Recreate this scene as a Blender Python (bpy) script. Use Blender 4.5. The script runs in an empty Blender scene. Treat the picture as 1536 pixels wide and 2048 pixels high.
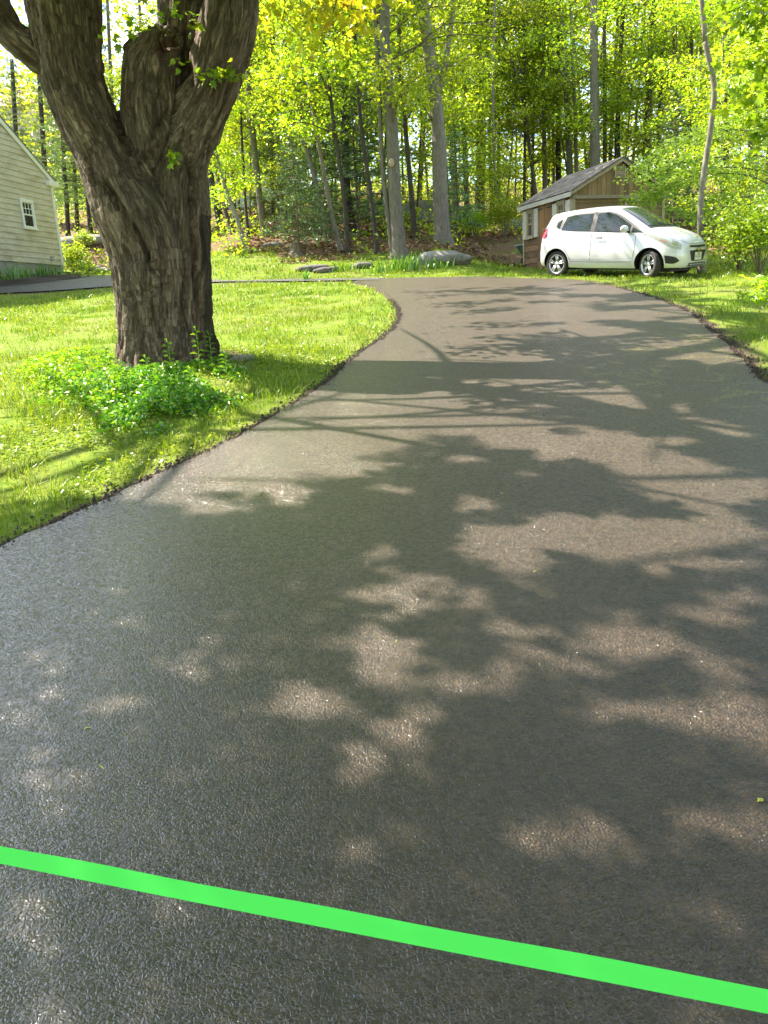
import bpy, math, random
import numpy as np
from mathutils import Vector, Matrix
from mathutils.bvhtree import BVHTree
R=math.radians
sc=bpy.context.scene; col=sc.collection
# ------------------------------------------------------------------ camera, sky, sun, exposure
EYE=1.55; FPX=1538.; PITCH=R(14.7); ROLL=R(3.0)
cd=bpy.data.cameras.new('camera'); cam=bpy.data.objects.new('camera',cd); col.objects.link(cam)
cd.sensor_fit='VERTICAL'; cd.sensor_height=36; cd.sensor_width=27; cd.lens=36*FPX/2048; cd.clip_end=600; cd.clip_start=.05
cam.matrix_world=Matrix.Translation((0,0,EYE))@Matrix.Rotation(R(90)-PITCH,4,'X')@Matrix.Rotation(-ROLL,4,'Z')
sc.camera=cam
SUN_EL=R(50); SX,SY=-.87,.49
w=bpy.data.worlds.new('World'); sc.world=w; w.use_nodes=True
nt=w.node_tree; bg=nt.nodes['Background']; sky=nt.nodes.new('ShaderNodeTexSky'); sky.sky_type='NISHITA'; sky.sun_disc=False
sky.sun_elevation=SUN_EL; sky.sun_rotation=math.atan2(SX,SY); sky.dust_density=.8; sky.air_density=1.0; sky.ozone_density=1.2
tcw=nt.nodes.new('ShaderNodeTexCoord'); cn=nt.nodes.new('ShaderNodeTexNoise'); cn.inputs['Scale'].default_value=2.6; cn.inputs['Detail'].default_value=6
mpw=nt.nodes.new('ShaderNodeMapping'); mpw.inputs['Scale'].default_value=(1,1,2.2)
nt.links.new(tcw.outputs['Generated'],mpw.inputs[0]); nt.links.new(mpw.outputs[0],cn.inputs['Vector'])
crw=nt.nodes.new('ShaderNodeValToRGB'); crw.color_ramp.elements[0].position=.46; crw.color_ramp.elements[1].position=.67
crw.color_ramp.elements[1].color=(.75,.75,.75,1)
mxw=nt.nodes.new('ShaderNodeMixRGB'); mxw.inputs[2].default_value=(8.2,8.0,7.7,1)
nt.links.new(cn.outputs['Fac'],crw.inputs[0]); nt.links.new(crw.outputs[0],mxw.inputs[0]); nt.links.new(sky.outputs[0],mxw.inputs[1])
nt.links.new(mxw.outputs[0],bg.inputs['Color']); bg.inputs['Strength'].default_value=.128
sd=bpy.data.lights.new('sun','SUN'); sd.energy=5.0; sd.angle=R(.47); sd.color=(1,.90,.76)
so=bpy.data.objects.new('sun',sd); col.objects.link(so)
so.rotation_euler=Vector((SX*math.cos(SUN_EL),SY*math.cos(SUN_EL),math.sin(SUN_EL))).to_track_quat('Z','Y').to_euler()
sc.view_settings.view_transform='Standard'; sc.view_settings.look='None'; sc.view_settings.exposure=2.0; sc.view_settings.gamma=1
sc.render.engine='CYCLES'; sc.cycles.max_bounces=8; sc.cycles.transmission_bounces=6; sc.cycles.transparent_max_bounces=8
sc.cycles.sample_clamp_indirect=6; sc.cycles.caustics_reflective=False; sc.cycles.caustics_refractive=False
# ------------------------------------------------------------------ terrain + photo helpers
def ray(px,py):
    a=(px-768)/FPX; b=-(py-1024)/FPX; c,s=math.cos(ROLL),math.sin(ROLL); x=a*c+b*s; z=-a*s+b*c
    return np.array([x, math.cos(PITCH)+z*math.sin(PITCH), -math.sin(PITCH)+z*math.cos(PITCH)])
_ky=np.array([-30,0,8,18,22,25,30,38,46,60,80,130.]); _kz=np.array([-2.4,0,.82,1.98,2.5,3.2,4.3,6.0,7.7,10.5,13,16.])
_gy=np.arange(-40,140,.1); _k=np.exp(-np.linspace(-2,2,31)**2); _k/=_k.sum()
_gz=np.convolve(np.pad(np.interp(_gy,_ky,_kz),15,'edge'),_k,'valid')
_kz2=np.array([-2.4,0,.82,1.98,2.34,2.62,3.3,5.0,6.9,10.,12.7,16.]); _gz2=np.convolve(np.pad(np.interp(_gy,_ky,_kz2),15,'edge'),_k,'valid')
_gz3=np.convolve(np.pad(np.interp(_gy,[-30,0,8,18,20,22,23,24.6,28,30,38,46,60,80,130],[-2.4,0,.82,1.98,2.25,2.62,2.8,2.9,3.24,3.6,5.4,7.2,10.3,12.9,16]),6,'edge'),_k[9:22]/_k[9:22].sum(),'valid')
def H(x,y):
    x=np.asarray(x,float); w_=np.clip((x-2)/2.5,0,1); w_=w_*w_*(3-2*w_); u_=np.clip((-4.5-x)/3,0,1); u_=u_*u_*(3-2*u_)
    return np.interp(y,_gy,_gz)*(1-w_-u_)+np.interp(y,_gy,_gz2)*w_+np.interp(y,_gy,_gz3)*u_
def at(px,py):
    r=ray(px,py); t=np.arange(.5,150,.02); p=r[None]*t[:,None]; z=p[:,2]+EYE; h=z<H(p[:,0],p[:,1])
    i=int(np.argmax(h)) if h.any() else len(t)-1
    return np.array([p[i,0],p[i,1],z[i]])
def atd(px,py,d):
    r=ray(px,py); t=d/r[1]; return np.array([r[0]*t,d,r[2]*t+EYE])
def G(x,y): return np.array([x,y,float(H(x,y))])
# ------------------------------------------------------------------ noise
def _h(i,j,k,seed):
    n=(i*374761393+j*668265263+k*2147483647+seed*974634777)&0xffffffff
    n=((n^(n>>13))*1274126177)&0xffffffff; return ((n^(n>>16))&0xffff)/65535.
def vn(p,seed=0):
    p=np.asarray(p,float); q=np.floor(p).astype(np.int64); t=p-q; t=t*t*(3-2*t); r=0
    for a in (0,1):
        for b in (0,1):
            for c in (0,1):
                wgt=(t[:,0] if a else 1-t[:,0])*(t[:,1] if b else 1-t[:,1])*(t[:,2] if c else 1-t[:,2])
                r=r+wgt*_h(q[:,0]+a,q[:,1]+b,q[:,2]+c,seed)
    return r
def fbm(p,o=4,seed=0):
    p=np.asarray(p,float); r=0; a=.5
    for i in range(o): r=r+a*vn(p*2**i+i*7.3,seed+i); a*=.5
    return r
# ------------------------------------------------------------------ mesh helpers
def tag(o,label=None,cat=None,group=None,kind=None):
    if label: o['label']=label
    if cat: o['category']=cat
    if group: o['group']=group
    if kind: o['kind']=kind
    return o
def link(o,parent=None):
    col.objects.link(o)
    if parent is not None: o.parent=parent
    return o
def empty(name,loc,label,cat,group=None,rz=0):
    o=bpy.data.objects.new(name,None); o.empty_display_size=.2; o.location=Vector([float(v) for v in loc]); o.rotation_euler=(0,0,rz); link(o); tag(o,label,cat,group); return o
def mk_mesh(name,V,F,mat=None,smooth=False):
    me=bpy.data.meshes.new(name); V=np.asarray(V,dtype=np.float32).reshape(-1,3)
    if isinstance(F,np.ndarray):
        n,k=F.shape; me.vertices.add(len(V)); me.vertices.foreach_set('co',V.ravel())
        me.loops.add(n*k); me.loops.foreach_set('vertex_index',F.astype(np.int32).ravel())
        me.polygons.add(n); me.polygons.foreach_set('loop_start',np.arange(0,n*k,k,dtype=np.int32)); me.update(calc_edges=True)
    else: me.from_pydata(V.tolist(),[],[list(map(int,f)) for f in F]); me.update()
    if mat is not None: me.materials.append(mat)
    me.polygons.foreach_set('use_smooth',np.full(len(me.polygons),smooth)); return me
def obj(name,V,F,mat,parent=None,smooth=False):
    return link(bpy.data.objects.new(name,mk_mesh(name,V,F,mat,smooth)),parent)
def inst(name,me,parent,loc=(0,0,0),rot=(0,0,0),s=1):
    o=bpy.data.objects.new(name,me); o.location=loc; o.rotation_euler=rot; o.scale=(s,s,s) if np.isscalar(s) else s; return link(o,parent)
class MB:
    def __init__(s): s.v=[]; s.f=[]
    def add(s,V,F):
        n=len(s.v); s.v+= [tuple(map(float,p)) for p in V]; s.f+=[[i+n for i in f] for f in F]; return s
    def box(s,a,b,M=None):
        x0,y0,z0=a; x1,y1,z1=b
        V=[(x0,y0,z0),(x1,y0,z0),(x1,y1,z0),(x0,y1,z0),(x0,y0,z1),(x1,y0,z1),(x1,y1,z1),(x0,y1,z1)]
        if M is not None: V=[tuple(M@Vector(p)) for p in V]
        return s.add(V,[(3,2,1,0),(4,5,6,7),(0,1,5,4),(1,2,6,5),(2,3,7,6),(3,0,4,7)])
    def prism(s,poly,d):   # poly: list of 3d points, extruded by vector d
        n=len(poly); d=np.array(d,float); P=[np.array(p,float) for p in poly]
        return s.add(P+[p+d for p in P],[list(range(n))[::-1],list(range(n,2*n))]+[(i,(i+1)%n,n+(i+1)%n,n+i) for i in range(n)])
    def tube(s,pts,rad,k=8,cap=True,rng=None,jit=0):
        V,F=tube(pts,rad,k,cap,rng,jit); return s.add(V,F)
    def lathe(s,prof,c=(0,0,0),k=24,axis='Z'):   # prof: (r,h)
        n=len(prof); V=[]
        for i in range(k):
            a=2*math.pi*i/k
            for r,h in prof:
                p=(r*math.cos(a),r*math.sin(a),h)
                if axis=='Y': p=(p[0],p[2],p[1])
                if axis=='X': p=(p[2],p[0],p[1])
                V.append((p[0]+c[0],p[1]+c[1],p[2]+c[2]))
        F=[(i*n+j,((i+1)%k)*n+j,((i+1)%k)*n+j+1,i*n+j+1) for i in range(k) for j in range(n-1)]
        return s.add(V,F)
    def build(s,name,mat,parent=None,smooth=False,bevel=0):
        o=obj(name,s.v,s.f,mat,parent,smooth)
        if bevel:
            m=o.modifiers.new('bevel','BEVEL'); m.width=bevel; m.segments=2; m.limit_method='ANGLE'
        return o
def tube(pts,rad,k=8,cap=True,rng=None,jit=0):
    P=np.array(pts,float); n=len(P); T=np.gradient(P,axis=0); T/=np.linalg.norm(T,axis=1)[:,None]+1e-9
    ref=np.array([0,1,0.]) if abs(T[0][1])<.8 else np.array([1,0,0.]); V=[]
    for i in range(n):
        a=np.cross(T[i],ref); a/=np.linalg.norm(a)+1e-9; b=np.cross(T[i],a); ref=-np.cross(T[i],a)*-1 if False else ref
        for j in range(k):
            q=2*math.pi*j/k; r=rad[i]*(1+(rng.normal()*jit if rng is not None and jit else 0)); V.append(P[i]+r*(math.cos(q)*a+math.sin(q)*b))
    F=[(i*k+j,i*k+(j+1)%k,(i+1)*k+(j+1)%k,(i+1)*k+j) for i in range(n-1) for j in range(k)]
    if cap: F+= [list(range(k))[::-1],list(range((n-1)*k,n*k))]
    return V,F
def spline(P,m=6):
    P=np.array(P,float); n=len(P); out=[]
    for i in range(n-1):
        p0=P[max(i-1,0)];p1=P[i];p2=P[i+1];p3=P[min(i+2,n-1)]
        for t in np.linspace(0,1,m,endpoint=False):
            out.append(.5*((2*p1)+(-p0+p2)*t+(2*p0-5*p1+4*p2-p3)*t*t+(-p0+3*p1-3*p2+p3)*t**3))
    out.append(P[-1]); return np.array(out)
def leaves(P,L,rng,flat=.55,wid=.55,fold=.12,up=1.0,droop=.25):
    """diamond leaves folded along the midrib"""
    n=len(P); L=np.broadcast_to(L,(n,))[:,None]*rng.uniform(.6,1.25,(n,1))
    N=rng.normal(size=(n,3))*flat; N[:,2]+=up; N/=np.linalg.norm(N,axis=1)[:,None]
    A=rng.normal(size=(n,3)); A-= (A*N).sum(1)[:,None]*N; A/=np.linalg.norm(A,axis=1)[:,None]; B=np.cross(N,A)
    v0=P; v1=P+A*L*.45+B*L*wid*.5+N*L*fold; v2=P+A*L-N*L*droop*rng.uniform(0,1,(n,1)); v3=P+A*L*.45-B*L*wid*.5+N*L*fold
    V=np.stack([v0,v1,v2,v3],1).reshape(-1,3); b=np.arange(n)[:,None]*4
    return V,np.concatenate([np.hstack([b,b+1,b+2]),np.hstack([b,b+2,b+3])])
LOBE=[(0,0),(.28,-.02),(.30,.18),(.52,.30),(.30,.42),(.42,.72),(.16,.62),(0,1),(-.16,.62),(-.42,.72),(-.30,.42),(-.52,.30),(-.30,.18),(-.28,-.02)]
def lobed(P,L,rng,flat=.6,up=1.0):
    n=len(P); L=np.broadcast_to(L,(n,))[:,None]*rng.uniform(.55,1.2,(n,1))
    N=rng.normal(size=(n,3))*flat; N[:,2]+=up; N/=np.linalg.norm(N,axis=1)[:,None]
    A=rng.normal(size=(n,3)); A[:,2]-=.6; A-=(A*N).sum(1)[:,None]*N; A/=np.linalg.norm(A,axis=1)[:,None]; B=np.cross(N,A)
    V=[];k=len(LOBE)+1
    V.append(P+A*L*.35)
    for x,y in LOBE: V.append(P+A*L*y+B*L*x+N*L*(abs(x)*.25-.22*y*y))
    V=np.stack(V,1).reshape(-1,3); b=np.arange(n)[:,None]*k; F=[]
    for i in range(k-1): F.append(np.hstack([b,b+1+i,b+1+(i+1)%(k-1)]))
    return V,np.concatenate(F)
def cat(L):
    V=[];F=[];n=0
    for v,f in L: V.append(v);F.append(f+n);n+=len(v)
    return np.concatenate(V),np.concatenate(F)
def inpoly(X,Y,poly):
    r=np.zeros(len(X),bool); n=len(poly); j=n-1
    for i in range(n):
        xi,yi=poly[i][:2]; xj,yj=poly[j][:2]; c=((yi>Y)!=(yj>Y))&(X<(xj-xi)*(Y-yi)/(yj-yi+1e-12)+xi); r^=c; j=i
    return r
def dist_poly(X,Y,pl):
    d=np.full(len(X),1e9)
    for a,b in zip(pl[:-1],pl[1:]):
        ax,ay=a[:2];bx,by=b[:2];ux,uy=bx-ax,by-ay; t=np.clip(((X-ax)*ux+(Y-ay)*uy)/(ux*ux+uy*uy+1e-9),0,1)
        d=np.minimum(d,np.hypot(X-ax-t*ux,Y-ay-t*uy))
    return d
# ------------------------------------------------------------------ materials
def newmat(name):
    m=bpy.data.materials.new(name); m.use_nodes=True; t=m.node_tree; t.nodes.clear(); o=t.nodes.new('ShaderNodeOutputMaterial'); return m,t,o
def N(t,kind,ins=None,**kw):
    n=t.nodes.new('ShaderNode'+kind)
    for k,v in kw.items(): setattr(n,k,v)
    for k,v in (ins or {}).items():
        if isinstance(v,bpy.types.NodeSocket): t.links.new(v,n.inputs[k])
        else: n.inputs[k].default_value=v
    return n
def c4(c): return (c[0],c[1],c[2],1)
def ramp(t,fac,stops,interp='LINEAR'):
    n=t.nodes.new('ShaderNodeValToRGB'); cr=n.color_ramp; cr.interpolation=interp
    while len(cr.elements)<len(stops): cr.elements.new(.5)
    for e,(p,c) in zip(cr.elements,stops): e.position=p; e.color=c4(c) if hasattr(c,'__len__') else (c,c,c,1)
    t.links.new(fac,n.inputs[0]); return n.outputs[0]
def mix(t,fac,a,b,mode='MIX'):
    n=t.nodes.new('ShaderNodeMixRGB'); n.blend_type=mode
    for i,v in enumerate((fac,a,b)):
        if isinstance(v,bpy.types.NodeSocket): t.links.new(v,n.inputs[i])
        else: n.inputs[i].default_value=v if i==0 else c4(v)
    return n.outputs[0]
def math_(t,op,a,b=0.):
    n=t.nodes.new('ShaderNodeMath'); n.operation=op
    for i,v in enumerate((a,b)):
        if isinstance(v,bpy.types.NodeSocket): t.links.new(v,n.inputs[i])
        else: n.inputs[i].default_value=v
    return n.outputs[0]
def objco(t,scale=(1,1,1)):
    return N(t,'Mapping',{0:N(t,'TexCoord').outputs['Object'],'Scale':scale}).outputs[0]
def noise(t,vec,scale,detail=4,rough=.55,dist=0): return N(t,'TexNoise',{'Vector':vec,'Scale':scale,'Detail':detail,'Roughness':rough,'Distortion':dist}).outputs['Fac']
def simple(name,c,rough=.6,metal=0,var=.12,scale=6,coat=0,bump=0,spec=.5,dirt=None,dscale=2,sc3=(1,1,1)):
    m,t,o=newmat(name); v=objco(t,sc3); n=noise(t,v,scale)
    c=np.array(c); colr=ramp(t,n,[(.3,c*(1-var)),(.7,np.minimum(c*(1+var),.95))])
    if dirt is not None: colr=mix(t,ramp(t,noise(t,v,dscale,5,.65),[(.45,0),(.7,.7)]),colr,dirt)
    b=N(t,'BsdfPrincipled',{'Base Color':colr,'Roughness':rough,'Metallic':metal,'Coat Weight':coat,'Coat Roughness':.04,'Specular IOR Level':spec})
    if bump: t.links.new(N(t,'Bump',{'Strength':.6,'Distance':bump,'Height':n}).outputs[0],b.inputs['Normal'])
    t.links.new(b.outputs[0],o.inputs[0]); return m
def leafmat(name,stops,trans=.5,gloss=.06,tcol=1.25,patch=0,vals=(.75,1.15)):
    m,t,o=newmat(name); geo=N(t,'NewGeometry'); oi=N(t,'ObjectInfo')
    c=ramp(t,geo.outputs['Random Per Island'],stops)
    hv=N(t,'HueSaturation',{'Color':c,'Value':math_(t,'ADD',math_(t,'MULTIPLY',oi.outputs['Random'],vals[1]-vals[0]),vals[0]),'Hue':math_(t,'ADD',math_(t,'MULTIPLY',oi.outputs['Random'],.03),.485)})
    c=hv.outputs[0]
    if patch: c=mix(t,ramp(t,noise(t,N(t,'NewGeometry').outputs['Position'],patch,3),[(.35,0),(.65,1)]),c,mix(t,1.,c,(.62,.8,.6),'MULTIPLY'))
    d=N(t,'BsdfDiffuse',{'Color':c}); tr=N(t,'BsdfTranslucent',{'Color':mix(t,1.,c,(tcol*1.05,tcol,tcol*.5),'MULTIPLY')})
    g=N(t,'BsdfGlossy',{'Color':(.8,.85,.8,1),'Roughness':.35})
    s=N(t,'MixShader',{0:trans,1:d.outputs[0],2:tr.outputs[0]}); s2=N(t,'MixShader',{0:gloss,1:s.outputs[0],2:g.outputs[0]})
    t.links.new(s2.outputs[0],o.inputs[0]); return m
YG=[(0,(.15,.25,.014)),(.35,(.25,.38,.018)),(.7,(.37,.49,.025)),(1,(.5,.56,.04))]
M={}
M['leaf']=leafmat('spring_leaf',YG,.6,tcol=1.5)
M['leaf_dark']=leafmat('shade_leaf',[(0,(.10,.19,.014)),(.5,(.18,.31,.018)),(1,(.28,.42,.025))],.58,tcol=1.4)
M['leaf_maple']=leafmat('maple_leaf',[(0,(.13,.25,.014)),(.5,(.24,.38,.02)),(1,(.36,.48,.03))],.5,.04)
M['leaf_yellow']=leafmat('yellow_leaf',[(0,(.35,.4,.03)),(.6,(.5,.5,.03)),(.9,(.55,.5,.04)),(1,(.5,.28,.05))],.55,.03)
M['leaf_pale']=leafmat('pale_leaf',[(0,(.20,.33,.03)),(.5,(.3,.42,.05)),(1,(.42,.52,.09))],.45,.08)
M['needle']=leafmat('needle',[(0,(.06,.13,.035)),(.5,(.12,.21,.055)),(1,(.2,.31,.09))],.3,.1,1.1)
M['needle_light']=leafmat('light_needle',[(0,(.10,.17,.04)),(.5,(.16,.26,.06)),(1,(.25,.35,.08))],.35,.1,1.1)
M['grass']=leafmat('grass_blade',[(0,(.09,.17,.008)),(.4,(.17,.255,.010)),(.75,(.27,.335,.014)),(.93,(.38,.39,.04)),(1,(.42,.36,.13))],.45,.05,1.25,.9,(1,1))
M['weed']=leafmat('weed_leaf',[(0,(.05,.15,.012)),(.5,(.09,.24,.015)),(1,(.17,.34,.02))],.45,.08)
M['weed_lime']=leafmat('lime_weed_leaf',[(0,(.16,.3,.014)),(.5,(.26,.4,.02)),(1,(.36,.48,.04))],.45,.06)
M['litter']=leafmat('dead_leaf',[(0,(.10,.055,.03)),(.4,(.22,.13,.07)),(.8,(.34,.22,.14)),(1,(.42,.32,.22))],.1,.03,1)
def barkmat(name,c1,c2,scale=18,bd=.02,moss=.0):
    m,t,o=newmat(name); v=objco(t,(1,1,.22)); oi=N(t,'ObjectInfo'); n=noise(t,v,scale,6,.65,.4); n2=noise(t,objco(t),1.3,3)
    c=ramp(t,n,[(.3,c1),(.68,c2)]); c=mix(t,ramp(t,n2,[(.4,0),(.7,moss)]),c,(.10,.12,.05))
    c=N(t,'HueSaturation',{'Color':c,'Value':math_(t,'ADD',math_(t,'MULTIPLY',oi.outputs['Random'],.5),.75)}).outputs[0]
    b=N(t,'BsdfPrincipled',{'Base Color':c,'Roughness':.9,'Normal':N(t,'Bump',{'Strength':.8,'Distance':bd,'Height':n}).outputs[0]})
    t.links.new(b.outputs[0],o.inputs[0]); return m
M['bark_grey']=barkmat('grey_bark',(.09,.078,.066),(.23,.20,.17),22,.015,.3)
M['bark_pale']=barkmat('pale_bark',(.22,.20,.17),(.42,.38,.32),16,.01,.2)
M['bark_brown']=barkmat('brown_bark',(.07,.05,.038),(.20,.155,.115),20,.02,.35)
M['bark_dark']=barkmat('dark_bark',(.02,.017,.014),(.075,.06,.05),20,.02,.1)
# ------------------------------------------------------------------ ground, driveways
EDGE_L=[at(*p) for p in [(-260,1250),(0,1100),(170,1026),(350,941),(520,853),(650,770),(715,715),(765,680),(795,652),(802,628),(792,607),(775,590),(735,571),(700,565.5)]]
EDGE_L=[np.array([-3.6,-3,0.]),np.array([-3.2,1.2,0.])]+EDGE_L[0:]
EDGE_R=[np.array([5.0,-3,0.]),np.array([4.6,3,0.]),np.array([4.0,5.6,0.])]+[at(*p) for p in [(1536,770),(1495,735),(1440,680),(1365,622),(1290,594),(1205,571),(1120,560)]]
FAR=[at(*p) for p in [(1000,556.5),(870,556),(740,558)]]
def sm(P,m=8): return spline(np.array(P)[:,:2],m)
LS=sm(EDGE_L); RS=sm(EDGE_R+FAR)
def resamp(P,n):
    d=np.r_[0,np.cumsum(np.hypot(*np.diff(P,axis=0).T))]; s=np.linspace(0,d[-1],n); return np.c_[np.interp(s,d,P[:,0]),np.interp(s,d,P[:,1])]
rngE=np.random.default_rng(5)
n=420; A=resamp(LS,n); B=resamp(RS,n)
def jag(P,seed,a=.05):
    T=np.gradient(P,axis=0); T/=np.hypot(*T.T)[:,None]; s=np.arange(len(P))[:,None]*.06
    q=np.c_[s,s*0,s*0]; d=(fbm(q*6,4,seed)-.47)*2*a+(fbm(q*1.1,2,seed+9)-.4)*a; return P+np.c_[-T[:,1],T[:,0]]*d[:,None]
A=jag(A,1); B=jag(B,2,.07)
DRIVE=np.concatenate([A,B[::-1]])
m_=60; t_=np.linspace(0,1,m_)[None,:,None]; Gd=A[:,None]*(1-t_)+B[:,None]*t_
Vd=np.c_[Gd.reshape(-1,2),H(Gd.reshape(-1,2)[:,0],Gd.reshape(-1,2)[:,1])+.022+.0*Gd.reshape(-1,2)[:,0]]
ii,jj=np.meshgrid(np.arange(n-1),np.arange(m_-1),indexing='ij'); q0=(ii*m_+jj).ravel(); Fd=np.c_[q0,q0+m_,q0+m_+1,q0+1][:,::-1]
# edge skirt
sk=[]; 
for E_,sgn in ((A,0),(B,1)):
    Vs=np.concatenate([np.c_[E_,H(E_[:,0],E_[:,1])+.022],np.c_[E_,H(E_[:,0],E_[:,1])-.06]]); i=np.arange(n-1); Fs=np.c_[i,i+1,n+i+1,n+i]; sk.append((Vs,Fs))
Vd,Fd=cat([(Vd,Fd)]+sk)
def asphalt(name,wet=1.,base=(.155,.108,.074)):
    m,t,o=newmat(name); P=N(t,'NewGeometry').outputs['Position']; base=np.array(base)
    vor=N(t,'TexVoronoi',{'Vector':P,'Scale':125.}); vd=vor.outputs['Distance']; fine=noise(t,P,210,3,.6); mid=noise(t,P,34,4,.6); big=noise(t,P,.55,4,.6,.6); big2=noise(t,P,1.7,5,.65,.8)
    c=ramp(t,vor.outputs['Color'],[(.1,base*.5),(.5,base),(.9,base*1.7)])
    c=mix(t,math_(t,'MULTIPLY',fine,.5),c,base*.6); c=mix(t,ramp(t,vd,[(.35,0),(.75,.75)]),c,base*.18)
    # brown film thicker to the right, plus darker olive patches
    sx=N(t,'SeparateXYZ',{0:P}).outputs['X']; film=math_(t,'MULTIPLY',ramp(t,big,[(.38,0),(.62,1)]),ramp(t,math_(t,'ADD',math_(t,'MULTIPLY',sx,.16),.45),[(.1,.15),(.9,.8)]))
    c=mix(t,math_(t,'MULTIPLY',film,.75*wet),c,(.115,.085,.05))
    c=mix(t,ramp(t,big2,[(.58,0),(.72,.35*wet)]),c,(.085,.09,.04))
    # pollen tide lines
    yy=N(t,'SeparateXYZ',{0:P}).outputs['Y']
    for (sc_,lv,off) in ((.62,.5,3.1),(.9,.47,7.7)):
        nn=noise(t,N(t,'Mapping',{0:P,'Location':(off,off,0)}).outputs[0],sc_,3,.5,.5); ln=math_(t,'ABSOLUTE',math_(t,'SUBTRACT',nn,lv))
        line=ramp(t,ln,[(0,1),(.006,.5),(.013,0)])
        msk=ramp(t,math_(t,'SUBTRACT',math_(t,'MULTIPLY',sx,.5),math_(t,'MULTIPLY',math_(t,'ABSOLUTE',math_(t,'SUBTRACT',yy,7.8)),.35)),[(.75,0),(1.0,.45*wet)])
        c=mix(t,math_(t,'MULTIPLY',line,msk),c,(.34,.33,.05))
    warp=N(t,'MixRGB',{0:.007,1:P,2:N(t,'TexNoise',{'Vector':P,'Scale':70.,'Detail':2.}).outputs['Color']},blend_type='ADD').outputs[0]
    v2=N(t,'TexVoronoi',{'Vector':warp,'Scale':88.}); v3=N(t,'TexVoronoi',{'Vector':warp,'Scale':170.}); e2=N(t,'TexVoronoi',{'Vector':warp,'Scale':88.},feature='DISTANCE_TO_EDGE').outputs[0]
    s2=N(t,'SeparateColor',{0:v2.outputs['Color']}).outputs[0]; s3=N(t,'SeparateColor',{0:v3.outputs['Color']}).outputs[1]
    if wet:
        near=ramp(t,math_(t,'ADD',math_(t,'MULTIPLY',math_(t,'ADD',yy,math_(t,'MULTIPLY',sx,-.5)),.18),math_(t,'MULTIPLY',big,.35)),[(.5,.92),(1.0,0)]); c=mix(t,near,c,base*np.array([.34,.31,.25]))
    h=math_(t,'ADD',math_(t,'MULTIPLY',math_(t,'MULTIPLY',s2,ramp(t,e2,[(0,0),(.22,1)])),1.7),math_(t,'ADD',math_(t,'MULTIPLY',s3,.35),math_(t,'ADD',math_(t,'MULTIPLY',fine,.35),math_(t,'MULTIPLY',noise(t,P,62,3,.6),2.1))))
    pit=math_(t,'MULTIPLY',ramp(t,e2,[(0,1),(.15,0)]),.5); c=mix(t,pit,c,base*.1); c=mix(t,ramp(t,mid,[(.41,.85),(.52,0)]),c,base*.15); c=mix(t,ramp(t,s2,[(.0,.85),(.35,0)]),c,base*.2)
    bp=N(t,'Bump',{'Strength':.85,'Distance':.0058,'Height':h}); b2=N(t,'Bump',{'Strength':.4,'Distance':.05,'Height':noise(t,P,3.0,3),'Normal':bp.outputs[0]})
    rg=math_(t,'ADD',math_(t,'MULTIPLY',ramp(t,big2,[(.35,.8),(.7,1.25)]),ramp(t,math_(t,'ADD',math_(t,'MULTIPLY',sx,.25),.5),[(.12,.13),(.42,.24),(.8,.30)])),.25*(1-wet))
    wm=ramp(t,math_(t,'ADD',math_(t,'MULTIPLY',sx,.25),math_(t,'ADD',math_(t,'MULTIPLY',big,.35),.33)),[(.18,1.),(.48,.5),(.8,.2)])
    b3=N(t,'Bump',{'Strength':.85,'Distance':.0021,'Height':math_(t,'ADD',h,math_(t,'MULTIPLY',noise(t,P,16,3),2.5))})
    b=N(t,'BsdfPrincipled',{'Base Color':c,'Roughness':rg if not wet else .5,'Specular IOR Level':.35,'Normal':b2.outputs[0],'Coat Weight':math_(t,'MULTIPLY',wm,float(wet)),'Coat Roughness':.07,'Coat IOR':1.8,'Coat Normal':b3.outputs[0]}); t.links.new(b.outputs[0],o.inputs[0]); return m
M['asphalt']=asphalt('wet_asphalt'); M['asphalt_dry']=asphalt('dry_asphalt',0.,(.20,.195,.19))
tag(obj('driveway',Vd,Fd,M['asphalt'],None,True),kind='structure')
# side strip towards the house
SN=[at(*p) for p in [(760,562),(600,564.5),(420,566.5),(225,575),(100,584),(-60,592)]]; SF=[at(*p) for p in [(760,558),(600,560),(420,561),(225,553),(170,551),(120,560)]]
SF+= [at(60,566),at(-60,575)]; SN+=[np.array([-14,20.6,0]),np.array([-17,20,0])]
a=resamp(sm(SN),160); b=resamp(sm(SF),160); t_=np.linspace(0,1,14)[None,:,None]; Gs=a[:,None]*(1-t_)+b[:,None]*t_; Gs=Gs.reshape(-1,2)
ii,jj=np.meshgrid(np.arange(159),np.arange(13),indexing='ij'); q0=(ii*14+jj).ravel()
tag(obj('side_driveway',np.c_[Gs,H(Gs[:,0],Gs[:,1])+.034],np.c_[q0,q0+14,q0+15,q0+1],M['asphalt_dry'],None,True),kind='structure')
STRIP=np.concatenate([a,b[::-1]])
# ground sheet
def axis(lo,hi,f0,f1,fine,grow=1.12):
    g=list(np.arange(f0,f1,fine)); s=fine; x=g[-1]
    while x<hi: s*=grow; x+=s; g.append(x)
    s=fine; x=g[0]
    while x>lo: s*=grow; x-=s; g.insert(0,x)
    return np.array(g)
gx=axis(-150,150,-11,12,.14); gyy=axis(-25,128,1,26,.14,1.08); XX,YY=np.meshgrid(gx,gyy,indexing='ij'); xs,ys=XX.ravel(),YY.ravel()
zs=H(xs,ys).copy(); ind=inpoly(xs,ys,DRIVE)|inpoly(xs,ys,STRIP); dL=np.minimum(dist_poly(xs,ys,A[::6]),dist_poly(xs,ys,B[::6])); dS=np.minimum(dist_poly(xs,ys,a[::4]),dist_poly(xs,ys,b[::4]))
dE=np.minimum(dL,dS); away=np.clip(dE-.05,0,.5)*2*(~ind)
p3=np.c_[xs,ys,xs*0]
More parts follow.
